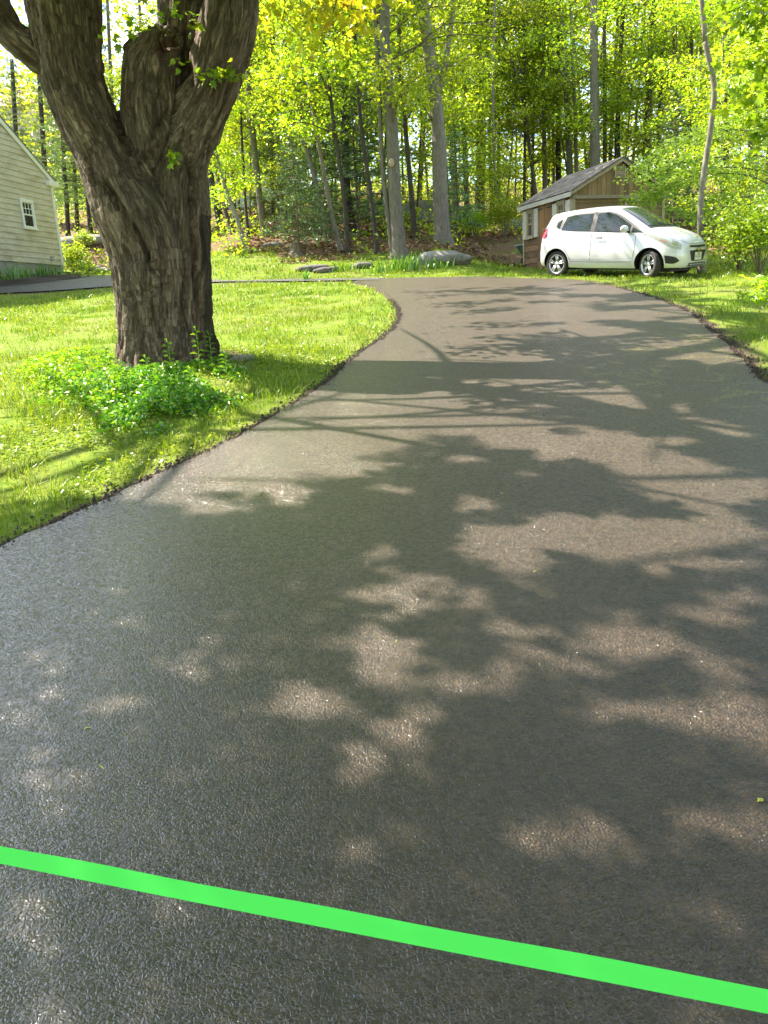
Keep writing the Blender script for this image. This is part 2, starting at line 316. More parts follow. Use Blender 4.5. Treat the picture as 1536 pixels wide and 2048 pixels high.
zs+=away*((fbm(p3*1.3,3)-.45)*.10+(fbm(p3*.35,2,4)-.4)*.10)
wood=np.clip((ys-(24.3+1.5*fbm(p3*.4,2,8)+np.where(xs<-3,2.2+(-3-xs)*.35,0)+np.where(xs>3,.4,0)))/1.2,0,1)
zs+=wood*((fbm(p3*.5,4,3)-.45)*.9)
gb=at(330,735); zs+=.10*np.exp(-((xs-gb[0])**2+(ys-gb[1])**2)/1.2)*(~ind)
nX,nY=len(gx),len(gyy); ii,jj=np.meshgrid(np.arange(nX-1),np.arange(nY-1),indexing='ij'); q0=(ii*nY+jj).ravel()
soil=np.where(ind,1,np.clip(1-dE/(.10+.16*fbm(p3*2,2,5)),0,1)); 
mt=at(330,735); dm=np.hypot(xs-mt[0]-.3,ys-mt[1]); soil=np.maximum(soil,np.clip(1.1-dm/1.1,0,.8))
dr=at(1420,650); soil=np.maximum(soil,.6*np.clip(1-dist_poly(xs,ys,B[::6])/.8,0,1)*(fbm(p3*1.4,3,6)>.42)*(~ind)*(xs>2))
def groundmat():
    m,t,o=newmat('lawn_and_woodland_soil'); P=N(t,'NewGeometry').outputs['Position']
    at_=N(t,'Attribute',attribute_name='zone').outputs['Color']; sp=N(t,'SeparateColor',{0:at_}); n1=noise(t,P,1.1,5,.6); n2=noise(t,P,9,5,.7); n3=noise(t,P,60,3,.7)
    g=ramp(t,n2,[(.3,(.07,.12,.012)),(.5,(.13,.20,.016)),(.75,(.24,.30,.03))]); g=mix(t,ramp(t,n1,[(.42,0),(.7,.55)]),g,(.20,.17,.07))
    so_=ramp(t,n3,[(.3,(.045,.033,.024)),(.7,(.13,.098,.07))])
    li=ramp(t,n3,[(.3,(.05,.028,.018)),(.5,(.16,.095,.06)),(.72,(.33,.23,.16))]); li=mix(t,ramp(t,n1,[(.5,0),(.62,.7)]),li,(.10,.14,.02))
    c=mix(t,ramp(t,math_(t,'ADD',sp.outputs[0],math_(t,'MULTIPLY',n2,.5)),[(.55,0),(.8,1)]),g,so_); c=mix(t,ramp(t,math_(t,'ADD',sp.outputs[1],math_(t,'MULTIPLY',n2,.5)),[(.6,0),(.85,1)]),c,li)
    b=N(t,'BsdfPrincipled',{'Base Color':c,'Roughness':.95,'Specular IOR Level':.15,'Normal':N(t,'Bump',{'Strength':.8,'Distance':.04,'Height':math_(t,'ADD',n2,math_(t,'MULTIPLY',n3,.5))}).outputs[0]})
    t.links.new(b.outputs[0],o.inputs[0]); return m
M['ground']=groundmat()
gr=obj('ground',np.c_[xs,ys,zs],np.c_[q0,q0+nY,q0+nY+1,q0+1],M['ground'],None,True); tag(gr,kind='structure')
ca=gr.data.color_attributes.new('zone','FLOAT_COLOR','POINT'); ca.data.foreach_set('color',np.c_[soil,wood,xs*0,xs*0+1].astype(np.float32).ravel())
# exact ground height lookup
from_grid=zs.reshape(nX,nY)
def HG(x,y):
    x=np.atleast_1d(np.asarray(x,float)); y=np.atleast_1d(np.asarray(y,float)); i=np.clip(np.searchsorted(gx,x)-1,0,nX-2); j=np.clip(np.searchsorted(gyy,y)-1,0,nY-2)
    u=np.clip((x-gx[i])/(gx[i+1]-gx[i]),0,1); v=np.clip((y-gyy[j])/(gyy[j+1]-gyy[j]),0,1)
    return from_grid[i,j]*(1-u)*(1-v)+from_grid[i+1,j]*u*(1-v)+from_grid[i,j+1]*(1-u)*v+from_grid[i+1,j+1]*u*v
def GG(x,y): return np.array([x,y,float(HG(x,y)[0])])
def gat(px,py): p=at(px,py); return GG(p[0],p[1])
def infov(X,Y,pad=.12):
    return (np.abs(X)<(.52+pad)*np.maximum(Y,.5)+.6)
# ------------------------------------------------------------------ grass
def blades(X,Y,hgt,wid,rng,lean=.5):
    n=len(X); Z=HG(X,Y)-.01; az=rng.uniform(0,6.283,n); ln=rng.normal(0,lean,(n,2)); h=hgt*rng.uniform(.5,1.3,n); w_=wid*rng.uniform(.7,1.3,n)
    b=np.c_[X,Y,Z]; s=np.c_[np.cos(az),np.sin(az),az*0]*w_[:,None]*.5; mid=b+np.c_[ln*h[:,None]*.25,h*.6]; tip=b+np.c_[ln*h[:,None],h*1.0]
    V=np.stack([b-s,b+s,mid+s*.75,tip,mid-s*.75],1).reshape(-1,3); k=np.arange(n)[:,None]*5
    return V,np.concatenate([np.hstack([k,k+1,k+2]),np.hstack([k,k+2,k+4]),np.hstack([k+4,k+2,k+3])])
rng=np.random.default_rng(11); parts=[]
for (y0,y1,dens,hh,ww) in ((2.5,5,1900,.085,.0048),(5,8,1500,.085,.0065),(8,12,900,.08,.009),(12,17,520,.075,.012),(17,22.5,380,.075,.017),(22.5,31,120,.10,.028)):
    nn=int(dens*(y1-y0)*30); X=rng.uniform(-15,15,nn); Y=rng.uniform(y0,y1,nn); k=infov(X,Y); X,Y=X[k],Y[k]
    k=~(inpoly(X,Y,DRIVE)|inpoly(X,Y,STRIP)); X,Y=X[k],Y[k]
    d=np.minimum(np.minimum(dist_poly(X,Y,A[::6]),dist_poly(X,Y,B[::6])),np.minimum(dist_poly(X,Y,a[::4]),dist_poly(X,Y,b[::4]))); pp=np.c_[X,Y,X*0]
    cl=fbm(pp*2.2,3,21); keep=(rng.uniform(0,1,len(X))<np.clip((d-.02)/.3,0.03,1)*np.clip((cl-.29)*4.5,.10,1))
    if y0>20: 
        wd=np.clip((Y-(24.6+np.where(X<-3,2.2+(-3-X)*.35,0)+np.where(X>3,.4,0)))/1.2,0,1); keep&=rng.uniform(0,1,len(X))>wd*.93
    dirt=(X>3.3)&(Y<16)&(fbm(pp*1.2,3,31)<.47); keep&=~(dirt&(rng.uniform(0,1,len(X))<.75))
    dmm=np.hypot(X-mt[0]-.2,Y-mt[1]); keep&=dmm>.75
    X,Y=X[keep],Y[keep]; cl=fbm(np.c_[X,Y,X*0]*1.6,3,22)
    parts.append(blades(X,Y,hh*(.35+1.7*cl),ww,rng))
V_,F_=cat(parts); tag(obj('lawn_grass',V_,F_,M['grass']),'bright yellow-green mown grass covering the lawns beside the driveway','grass',kind='stuff')
# lawn weeds: small round clover leaves through the near-left lawn
nn=30000; X=rng.uniform(-6,1,nn); Y=rng.uniform(3,10.5,nn); pp=np.c_[X,Y,X*0]; k=infov(X,Y)&~inpoly(X,Y,DRIVE)&(fbm(pp*1.1,3,41)>.44)&(dist_poly(X,Y,A[::6])>.12)&(np.hypot(X-mt[0],Y-mt[1])>.8); X,Y=X[k],Y[k]
V_,F_=leaves(np.c_[X,Y,HG(X,Y)+rng.uniform(.015,.06,len(X))],.035,rng,.35,.8); tag(obj('clover',V_,F_,M['weed_lime']),'low clover and plantain leaves mixed through the near lawn','ground cover',kind='stuff')
# soil crumbs along the asphalt edges
C=[]
for E_,s_ in ((A,-1),(B,1)):
    E2=E_[(E_[:,1]>2)&(E_[:,1]<16)]; k=rng.integers(0,len(E2)-1,2600); q=E2[k]+rng.normal(0,.02,(2600,2)); T=np.gradient(E2,axis=0)[k]; T/=np.hypot(*T.T)[:,None]
    q=q+np.c_[T[:,1],-T[:,0]]*(s_*np.abs(rng.normal(0,.075,2600))+ -s_*.015)[:,None]; C.append(q)
C=np.concatenate(C); s=rng.uniform(.004,.016,len(C)); cv=[]; Z=H(C[:,0],C[:,1])+.018
oct_=np.array([(1,0,0),(-1,0,0),(0,1,0),(0,-1,0),(0,0,1),(0,0,-1.)]); V_=(np.c_[C,Z][:,None]+oct_[None]*s[:,None,None]*rng.uniform(.5,1.3,(len(C),6,1))).reshape(-1,3)
of=np.array([(0,2,4),(2,1,4),(1,3,4),(3,0,4),(2,0,5),(1,2,5),(3,1,5),(0,3,5)]); F_=(np.arange(len(C))[:,None,None]*6+of[None]).reshape(-1,3)
tag(obj('soil_crumbs',V_,F_,simple('dark_soil',(.05,.038,.028),.95,0,.5,40)),'dark crumbs of soil and grit along the driveway edge','soil',kind='stuff')
# woodland floor litter and undergrowth
nn=60000; X=rng.uniform(-22,24,nn); Y=23+rng.uniform(0,1,nn)**1.3*26; wd=(Y-(24.3+np.where(X<-3,2.2+(-3-X)*.35,0)+np.where(X>3,.4,0))); k=(wd>0)&infov(X,Y,.05)&(fbm(np.c_[X,Y,X*0]*.6,3,51)>.36); X,Y=X[k],Y[k]
V_,F_=leaves(np.c_[X,Y,HG(X,Y)+.02],.14,rng,.5,.7,.2); tag(obj('leaf_litter',V_,F_,M['litter']),'brown fallen leaves covering the floor of the wood','leaf litter',kind='stuff')
nn=80000; X=rng.uniform(-24,26,nn); Y=25+rng.uniform(0,1,nn)**1.2*34; cl=fbm(np.c_[X,Y,X*0]*.45,3,61); k=infov(X,Y,.05)&(cl>.535-.016*np.clip(Y-34,0,15)-.03*(X>4)); X,Y=X[k],Y[k]; 
V_,F_=leaves(np.c_[X,Y,HG(X,Y)+rng.uniform(0,1,len(X))**1.6*np.where(Y>36,.8+(Y-36)*.14,.8)],.15,rng,.7,.6); tag(obj('undergrowth',V_,F_,M['leaf']),'low leafy undergrowth scattered over the floor of the wood','undergrowth',kind='stuff')
# ------------------------------------------------------------------ the old maple
MB0=gat(330,735); MD=float(MB0[1]); PXM=MD/FPX*1.03
def mp(px,py,dy=0): return atd(px,py,MD+dy)
CH=[ # (px,py,radius px,dy)
 [(322,775,98,.0),(320,740,90,.0),(318,690,80,0),(316,620,76,0),(312,560,78,0),(298,480,82,0),(262,400,78,0),(220,320,59,0),(178,240,55,0),(147,160,58,0),(137,90,59,0),(123,0,65,0),(114,-60,63,0),(104,-130,58,0)],
 [(352,770,88,.12),(350,740,82,.12),(350,690,72,.12),(350,620,70,.1),(352,560,66,.1),(354,480,66,.1),(352,410,66,.1),(352,350,62,.1),(372,290,54,.1),(398,235,50,.08),(424,175,48,.05),(443,110,50,.05),(455,50,50,.05),(463,0,48,.05),(470,-70,46,.05),(476,-130,44,.05)],
 [(335,400,40,.05),(318,310,54,.05),(306,250,56,.05),(302,195,53,.08),(306,140,52,.1),(318,100,44,.1),(324,78,38,.1)],
 [(352,280,50,.45),(358,180,50,.5),(364,90,50,.55),(370,0,50,.6),(376,-120,46,.65)],
 [(134,165,26,.05),(100,130,34,.05),(66,104,33,.05),(34,80,32,.08),(8,44,31,.1),(-10,0,29,.12),(-20,-80,26,.15)],
 [(424,722,18,.2),(417,670,15,.2),(412,610,13,.22),(404,540,12,.22),(400,470,12,.2),(396,400,9,.2)],
 [(270,80,10,.02),(258,95,12,.0),(262,120,12,-.05),(268,160,14,-.05)],
 [(300,62,10,-.1),(318,58,9,-.16),(340,62,9,-.18),(356,76,9,-.16),(364,96,8,-.12)],
 [(232,735,22,-.1),(236,780,34,-.2),(222,800,24,-.35)],[(300,745,24,-.35),(296,790,36,-.5),(285,815,20,-.6)],[(385,735,26,-.25),(396,785,34,-.35),(410,800,20,-.45)],
 [(290,520,26,-.40),(300,560,22,-.42),(302,590,12,-.36)],
]
tv=[];tf=[];n_=0; segs=[]
for ci,c in enumerate(CH):
    P=np.array([mp(px,py,dy) for px,py,r,dy in c]); r=np.array([q[2] for q in c])*PXM*.97
    S=spline(np.c_[P,r],5); V,F=tube(S[:,:3],S[:,3],20); tv.append(np.array(V)); tf+=[[i+n_ for i in f] for f in F]; n_+=len(V)
    if ci<5: 
        L=np.r_[0,np.cumsum(np.linalg.norm(np.diff(S[:,:3],axis=0),axis=1))]+ci*7.7
        segs.append((S[:,:3],S[:,3],L))
base_me=mk_mesh('maple_tmp',np.concatenate(tv),tf); tmp=link(bpy.data.objects.new('maple_tmp',base_me))
m=tmp.modifiers.new('r','REMESH'); m.mode='VOXEL'; m.voxel_size=.021
m=tmp.modifiers.new('s','SMOOTH'); m.factor=.5; m.iterations=9
dg=bpy.context.evaluated_depsgraph_get(); ev=tmp.evaluated_get(dg); tme=bpy.data.meshes.new_from_object(ev)
nv=len(tme.vertices); co=np.empty(nv*3,np.float32); tme.vertices.foreach_get('co',co); co=co.reshape(-1,3).astype(float)
no=np.empty(nv*3,np.float32); tme.vertex_normals.foreach_get('vector',no); no=no.reshape(-1,3).astype(float)
bpy.data.objects.remove(tmp)
best=np.full(nv,1e9); bc=np.zeros((nv,3))
for P,r,L in segs:
    T=np.gradient(P,axis=0); T/=np.linalg.norm(T,axis=1)[:,None]; Xa=np.cross(T,[0,1.,0]); Xa/=np.linalg.norm(Xa,axis=1)[:,None]; Ya=np.cross(T,Xa)
    for i in range(len(P)-1):
        u=P[i+1]-P[i]; t=np.clip(((co-P[i])@u)/(u@u),0,1); q=P[i]+t[:,None]*u; dv=co-q; d=np.linalg.norm(dv,axis=1)/r[i]
        k=d<best; best[k]=d[k]; xa=Xa[i]*(1-t)[:,None]+Xa[i+1]*t[:,None]; ya=Ya[i]*(1-t)[:,None]+Ya[i+1]*t[:,None]
        bc[k]=np.c_[(dv*xa).sum(1),(dv*ya).sum(1),L[i]+t*(L[i+1]-L[i])][k]
# project to picture plane of the trunk for carving
r0=[ray(0,0),ray(1000,0),ray(0,1000)]
def topx(p):
    q=p-np.array([0,0,EYE]); f_=q[:,1]*math.cos(PITCH)-q[:,2]*math.sin(PITCH); u=q[:,1]*math.sin(PITCH)+q[:,2]*math.cos(PITCH); a_=q[:,0]/f_; z_=u/f_
    c,s=math.cos(ROLL),math.sin(ROLL); return np.c_[768+FPX*(a_*c-z_*s),1024-FPX*(a_*s+z_*c)]
uv=topx(co); front=no[:,1]<.35
disp=np.zeros(nv); darkm=np.zeros(nv)
def carve(poly,wpx,depth,dark=.8,only=True):
    global disp,darkm
    d=dist_poly(uv[:,0]+ (vn(co*7,3)-.5)*14,uv[:,1],poly); g=np.exp(-(d/wpx)**2)*(front if only else 1); disp-=g*depth; darkm=np.maximum(darkm,g*dark)
carve([(206,372),(226,392),(248,428),(270,462),(290,488),(304,515),(308,540)],9,.13,.75)
carve([(214,400),(240,440),(262,480),(280,520)],16,.05,.2)
carve([(262,590),(276,640),(286,690),(292,740)],7,.05,.5)
carve([(392,400),(391,480),(394,560),(400,640),(408,720)],5,.09,1.)
carve([(372,560),(360,600),(366,640)],5,.05,.5)
carve([(262,330),(280,350),(310,362)],9,.05,.3)
carve([(376,70),(372,110),(376,150),(366,190),(352,215),(330,235),(305,255),(300,280)],6,.07,.9)
carve([(366,300),(384,350),(388,400)],6,.05,.5)
carve([(236,230),(244,270),(258,300)],5,.04,.5)
carve([(385,440),(374,480),(380,520)],6,.03,.4)
carve([(70,70),(76,110),(72,150)],4,.03,.6)
for (a_,b_,w_,h_) in (([(222,388),(262,420),(298,470),(322,520)],0,12,.05),([(340,260),(300,295),(270,325)],0,9,.05),([(306,590),(330,640),(345,700)],0,12,.03)):
    d=dist_poly(uv[:,0],uv[:,1],a_); disp+=np.exp(-(d/w_)**2)*h_*front
# hollow in the broken stub
e=((uv[:,0]-334)/20)**2+((uv[:,1]-97)/26)**2; hol=np.exp(-e**2)*(no[:,1]<.2)*(co[:,1]<MD+.25); disp-=hol*.16
disp-= .05*np.exp(-((uv[:,1]-700)/60)**2)*0
big=fbm(bc*[2.2,2.2,.8],3,2)-.45; flute=fbm(bc*[5,5,.5],3,12)-.45
def ridge(sx,sz,seed): q=fbm(bc*[sx,sx,sz]+ (fbm(co*3,2,77)[:,None]-.5)*.8,3,seed); return 1-np.abs(q-.45)*5
rd=np.clip(ridge(8,1.6,31),0,1); plates=fbm(bc*[16,16,4.],3,41)-.45
flk=np.clip((fbm(bc*[20,20,7.]+fbm(co*4,2,55)[:,None]*2,3,61)-.42)*3,0,1); disp+= big*.10+flute*.08-rd**2*.034+plates*.03+flk*.018
co2=co+no*disp[:,None]
tme.vertices.foreach_set('co',co2.astype(np.float32).ravel())
for l_ in list(tme.color_attributes): tme.color_attributes.remove(l_)
at1=tme.attributes.new('bark','FLOAT_VECTOR','POINT'); at1.data.foreach_set('vector',bc.astype(np.float32).ravel())
moss=np.clip((fbm(co*2.2,3,91)-.42)*5,0,1)*np.exp(-((uv[:,0]-340)/45)**2)*np.clip((560-uv[:,1])/100,0,1)*np.clip((uv[:,1]-230)/60,0,1)
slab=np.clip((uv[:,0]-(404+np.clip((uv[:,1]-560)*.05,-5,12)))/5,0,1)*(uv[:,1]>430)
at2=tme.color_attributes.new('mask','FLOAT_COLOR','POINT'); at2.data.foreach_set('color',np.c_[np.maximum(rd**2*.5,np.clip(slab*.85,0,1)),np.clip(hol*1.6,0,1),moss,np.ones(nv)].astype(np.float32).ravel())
tme.polygons.foreach_set('use_smooth',np.ones(len(tme.polygons),bool))
def maplemat():
    m,t,o=newmat('shaggy_maple_bark'); A_=N(t,'Attribute',attribute_name='bark').outputs['Vector']; K=N(t,'SeparateColor',{0:N(t,'Attribute',attribute_name='mask').outputs['Color']}); P=N(t,'NewGeometry').outputs['Position']
    mp1=N(t,'Mapping',{0:A_,'Scale':(1,1,.28)}).outputs[0]; wob=N(t,'MixRGB',{0:.3,1:N(t,'Mapping',{0:mp1,'Rotation':(.5,.4,.6)}).outputs[0],2:N(t,'TexNoise',{'Vector':A_,'Scale':7.,'Detail':4.}).outputs['Color']},blend_type='ADD').outputs[0]
    vo=N(t,'TexVoronoi',{'Vector':wob,'Scale':15.},feature='DISTANCE_TO_EDGE').outputs[0]; n4=noise(t,N(t,'Mapping',{0:A_,'Scale':(1,1,.2)}).outputs[0],10,8,.7,1.2); crk=ramp(t,math_(t,'ABSOLUTE',math_(t,'SUBTRACT',n4,.5)),[(0,0),(.03,.45),(.10,1)])
    n1=noise(t,N(t,'Mapping',{0:mp1,'Rotation':(.6,.5,.4)}).outputs[0],30,6,.7); n2=noise(t,N(t,'Mapping',{0:A_,'Scale':(1,1,.3)}).outputs[0],70,4,.7); n3=noise(t,P,1.6,4,.6)
    ed=math_(t,'MULTIPLY',crk,ramp(t,vo,[(0,.78),(.12,.95),(.3,1)]))
    h=math_(t,'ADD',math_(t,'MULTIPLY',ed,.6),math_(t,'ADD',math_(t,'MULTIPLY',n1,1.2),math_(t,'MULTIPLY',n2,.5)))
    c=ramp(t,n1,[(.30,(.13,.10,.074)),(.5,(.33,.25,.18)),(.70,(.49,.39,.30))]); c=mix(t,ramp(t,n3,[(.4,0),(.65,.5)]),c,(.21,.145,.10)); c=mix(t,.0,c,c)
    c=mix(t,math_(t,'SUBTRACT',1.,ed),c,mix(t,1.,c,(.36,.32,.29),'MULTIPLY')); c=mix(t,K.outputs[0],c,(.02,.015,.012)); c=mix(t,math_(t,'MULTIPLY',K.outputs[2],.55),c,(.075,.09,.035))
    wood=ramp(t,noise(t,N(t,'Mapping',{0:P,'Scale':(1,1,.15)}).outputs[0],60,4),[(.35,(.12,.075,.045)),(.65,(.36,.26,.17))]); c=mix(t,K.outputs[1],c,wood)
    b=N(t,'BsdfPrincipled',{'Base Color':c,'Roughness':.88,'Specular IOR Level':.3,'Normal':N(t,'Bump',{'Strength':1.,'Distance':.035,'Height':h}).outputs[0]}); t.links.new(b.outputs[0],o.inputs[0]); return m
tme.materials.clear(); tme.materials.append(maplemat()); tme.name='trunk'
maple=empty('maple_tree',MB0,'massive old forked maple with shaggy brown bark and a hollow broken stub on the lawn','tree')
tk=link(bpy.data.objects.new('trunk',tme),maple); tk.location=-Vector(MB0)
# upper limbs, out of the top of the picture
rng=np.random.default_rng(3); lb=MB(); tips=[]
def limb(P,r0,r1,k=9):
    P=spline(np.array(P),5); r=np.linspace(r0,r1,len(P)); lb.tube(P-MB0,r,k); return P
tops=[(mp(116,-60,0),.30),(mp(470,-60,.05),.26),(mp(376,-60,.62),.26),(mp(-17,-50,.14),.15)]
ups=[[(-3.25,9.75,6.3),(-3.35,9.2,7.9),(-4.2,8.6,9.8),(-5,8,12.5)],[(-1.2,9.9,6.6),(-.2,10.6,9),(.6,11.4,12)],[(-2.2,11,7),(-2.4,12.6,9.6),(-2.2,14.5,11.2),(-2.6,17.5,12)],[(-5.4,9.6,6.2),(-7.2,9.4,8),(-8.8,9.0,9.6)]]
nodes=[]
for (p0,r),u in zip(tops,ups):
    P=limb([p0-(np.array(u[0])-p0)*.12,p0]+[np.array(q) for q in u],r,.06); nodes+=[(q,.1) for q in P[9:]]
cen=np.array([-2.6,9.4,8.8])
for i in range(70):
    p0=nodes[rng.integers(len(nodes))][0]; d=rng.normal(size=3); d[2]=abs(d[2])*.25+.05-.10*(i%3==0); d/=np.linalg.norm(d); L=rng.uniform(2.2,5.0)
    e=p0+d*L; e[2]+=rng.uniform(-.7,.5); P=limb([p0,(p0+e)/2+[0,0,.25],e],.07,.015,5); tips.append(P)
lb.build('limb',M['bark_brown'],maple,True)
# leaf clusters fill the crown; gaps cut in it shape the sun patches below
SV=np.array([SX*math.cos(SUN_EL),SY*math.cos(SUN_EL),math.sin(SUN_EL)]); SV/=np.linalg.norm(SV)
def landing(p):
    g=p.copy()
    for _ in range(6): k=(p[:,2]-H(g[:,0],g[:,1]))/SV[2]; g=p-SV*k[:,None]
    return g
LIT=[(1180,1680,62,26),(1475,1660,95,50),(1090,1700,30,18),(985,1755,38,22),(1400,1850,46,36),(1505,1825,60,30),(365,1900,40,25),(610,1695,26,18),(800,1465,38,18),(905,1388,46,19),(1050,1395,30,14),(790,1200,58,26),(800,1258,24,20),(745,1290,52,16),(945,1225,32,22),(935,1110,24,20),(933,1078,20,14),(965,1015,28,11),(1030,1270,30,16),(1170,1070,150,32),(1270,1105,110,25),(1060,1130,55,15),(1445,1085,48,17),(1240,1250,95,18),(1350,1300,70,20),(1180,1300,60,18),(1280,1440,62,16),(1480,1450,66,26),(1450,1235,70,18),(1490,1200,50,12),(1440,990,120,32),(1350,960,70,20),(570,1437,28,14),(365,1340,40,14),(500,1510,40,14),(800,985,45,8),(690,935,40,8),(560,1000,35,7),(420,1020,60,14),(300,995,60,16),(830,1050,40,6)]
def litmask(g):
    q=topx(g); w_=np.c_[fbm(g*2.2,3,201)-.45,fbm(g*2.2,3,202)-.45]; q=q+w_*[46,24]; x,y=q[:,0],q[:,1]; m=np.zeros(len(g))
    for cx,cy_,rx_,ry_ in LIT: k_=1.0 if rx_>80 else (1.6 if cy_>1380 else 1.3); rx_*=k_; ry_*=k_; m=np.maximum(m,np.clip((1.45-np.hypot((x-cx)/rx_,(y-cy_)/ry_))/.3,0,1))
    lit=inpoly(x,y,[(560,838),(640,790),(800,800),(1000,832),(1250,868),(1536,960),(1536,1000),(1330,985),(1200,940),(1000,905),(800,858),(640,850)]); lit|=inpoly(x,y,[(690,755),(760,735),(1000,738),(1250,768),(1536,870),(1536,912),(1250,822),(1000,785),(850,768),(740,765)])
    mot=fbm(g*[2.0,3.2,0],3,205)>.27; m=np.maximum(m,np.where(lit&mot,1.,0)); far=(y<735)&(y>0)&(x>650); m=np.where(far,np.where(fbm(g*[1.3,2.2,0]+9,4,207)>.385,1.,.1),m)
    rr_=(x>560)&(y>860)&(y<1600); sp_=fbm(g*[3.4,3.4,0]+3,3,211)>np.where(y<1350,.505,.56)-.03*(x>1000); m=np.where(rr_&sp_,1.,m)
    grass=(x<560+(850-y)*.5)&(y<1000); m=np.where(grass,np.where(fbm(g*1.2+4,3,209)>.44,1.,.1),m); m=np.where((q[:,0]<200)&(q[:,1]>1000)&(q[:,1]<1060),.2,m); return m
rc=np.random.default_rng(21); NC=2100; cc=rc.normal(size=(NC,3)); cc/=np.linalg.norm(cc,axis=1)[:,None]; cc*=rc.uniform(0,1,(NC,1))**.38; CR=np.array([-4.0,8.0,8.7])+cc*[7.2,7.4,4.3]
LP=np.repeat(CR,56,axis=0)+rc.normal(size=(NC*56,3))*[.36,.36,.2]
NC2=1100; c2_=rc.normal(size=(NC2,3)); c2_/=np.linalg.norm(c2_,axis=1)[:,None]; c2_*=rc.uniform(0,1,(NC2,1))**.4; C2=np.array([-2.6,15.5,10.8])+c2_*[5.2,6.2,2.6]; LP=np.concatenate([LP,np.repeat(C2,40,axis=0)+rc.normal(size=(NC2*40,3))*[.36,.36,.18]])  # second unseen leaf mass, added to dapple the far driveway
uvp=topx(LP); vis=(uvp[:,1]>-30)&(uvp[:,0]>-80)&(uvp[:,0]<1620)&(LP[:,1]>.5); LP=LP[~vis&(LP[:,2]>4.2)]
gl_=landing(LP); mk_=litmask(gl_); LP=LP[rc.uniform(0,1,len(LP))>mk_]
dq=LP-np.array([-1.1,2.6,.3]); az_=np.degrees(np.arctan2(dq[:,0],dq[:,1])); el_=np.degrees(np.arctan2(dq[:,2],np.hypot(dq[:,0],dq[:,1]))); op=(az_>-52)&(az_<-12)&(el_<48)&(topx(landing(LP))[:,1]<1000); LP=LP[~op]  # opening cut in the leaves so the wet asphalt reflects sky
print('maple leaves',len(LP)); V_,F_=leaves(LP-MB0,.14,rc,.8,.8); obj('crown',V_,F_,M['leaf_maple'],maple)
# low sprigs in view: (twig pixel path, dy, leaves)
def sprig(paths,mat,size,dens,par,name='sprig',r=.006,spread=.09):
    for pts,dy in paths:
        tb=MB(); L=[]; P=spline([mp(x,y,dy) for x,y in pts],6); tb.tube(P-MB0,np.linspace(r,r*.4,len(P)),5); 
        for q in P[2:]: L.append(q+rng.normal(size=(dens,3))*[spread,spread,spread*.6])
        tw=tb.build('twig',M['bark_brown'],par); V,F=lobed(np.concatenate(L)-MB0,size,rng,.55); obj('leaf_cluster',V,F,mat,tw)

sprig([([(395,38),(370,22),(330,20),(300,35),(268,48)],-.45),([(300,35),(275,60),(240,75),(215,70)],-.45),([(230,-30),(250,-5),(280,5)],-.4)],M['leaf_maple'],.085,1,maple,'sprig',.004,.07)
sprig([([(478,168),(462,148),(450,140)],-.35),([(450,140),(425,150),(400,155)],-.38),([(352,330),(346,318),(345,312)],-.5),([(384,50),(386,62)],-.45),([(356,125),(362,131)],-.45)],M['leaf_maple'],.085,2,maple,'sprig',.003,.045)
# ------------------------------------------------------------------ yellow boughs hanging in from above (same crown, outer end)
yb=[([(430,-60),(470,10),(440,60),(425,80)],1.6),([(560,-70),(600,0),(610,60),(625,90)],1.7),([(560,-60),(570,10),(560,50)],1.2),([(640,-80),(680,0),(720,20),(760,15)],1.8),([(700,-70),(670,10),(665,50),(680,62)],1.5),([(500,-60),(520,0),(540,20)],1.4),([(640,-60),(650,-5),(655,25)],1.5),([(740,-60),(760,-10),(775,18)],1.9)]
for pts,dy in yb:
    tb=MB(); L=[]; P=spline([mp(x,y,dy) for x,y in pts],6); tb.tube(P-MB0,np.linspace(.012,.003,len(P)),5)
    for q in P[3:]: L.append(q+rng.normal(size=(4,3))*[.2,.2,.13])
    tw=tb.build('hanging_bough',M['bark_brown'],maple); V_,F_=lobed(np.concatenate(L)-MB0,.13,rng,.7); obj('leaf_cluster',V_,F_,M['leaf_yellow'],tw)
# ------------------------------------------------------------------ tree kit
def decid(seed,zs0,zs1,rmax,nb,nl,size,per=.34,wid=.6,lo=False):
    r=np.random.default_rng(seed); b=MB(); L=[]
    for i in range(nb):
        z=zs0+(zs1-zs0)*((i+r.uniform(0,1))/nb); az=r.uniform(0,6.283); Ln=rmax*r.uniform(.55,1.1)*(1-.35*abs((z-zs0)/(zs1-zs0)-.4))
        d=np.array([math.cos(az),math.sin(az),0]); e=d*Ln+[0,0,z+Ln*r.uniform(.05,.5)]; mid=d*Ln*.5+[0,0,z+Ln*r.uniform(.15,.35)]
        P=spline([(0,0,z),mid,e],5); b.tube(P,np.linspace(.028,.008,len(P)),4,False); per_b=nl//nb
        for s in range(5):
            q=P[3+s*(len(P)-4)//5]; dd=np.array([math.cos(az+r.normal()*.9),math.sin(az+r.normal()*.9),r.uniform(-.1,.25)]); e2=q+dd*Ln*r.uniform(.2,.4); b.tube([q,e2],[.009,.004],3,False)
            t=r.uniform(0,1,(per_b//5,1)); L.append(q+(e2-q)*t+r.normal(size=(per_b//5,3))*[per,per,per*.42])
    L=np.concatenate(L); V,F=leaves(L,size,r,.5,wid)
    return mk_mesh('crown',V,F),mk_mesh('branches',b.v,b.f)
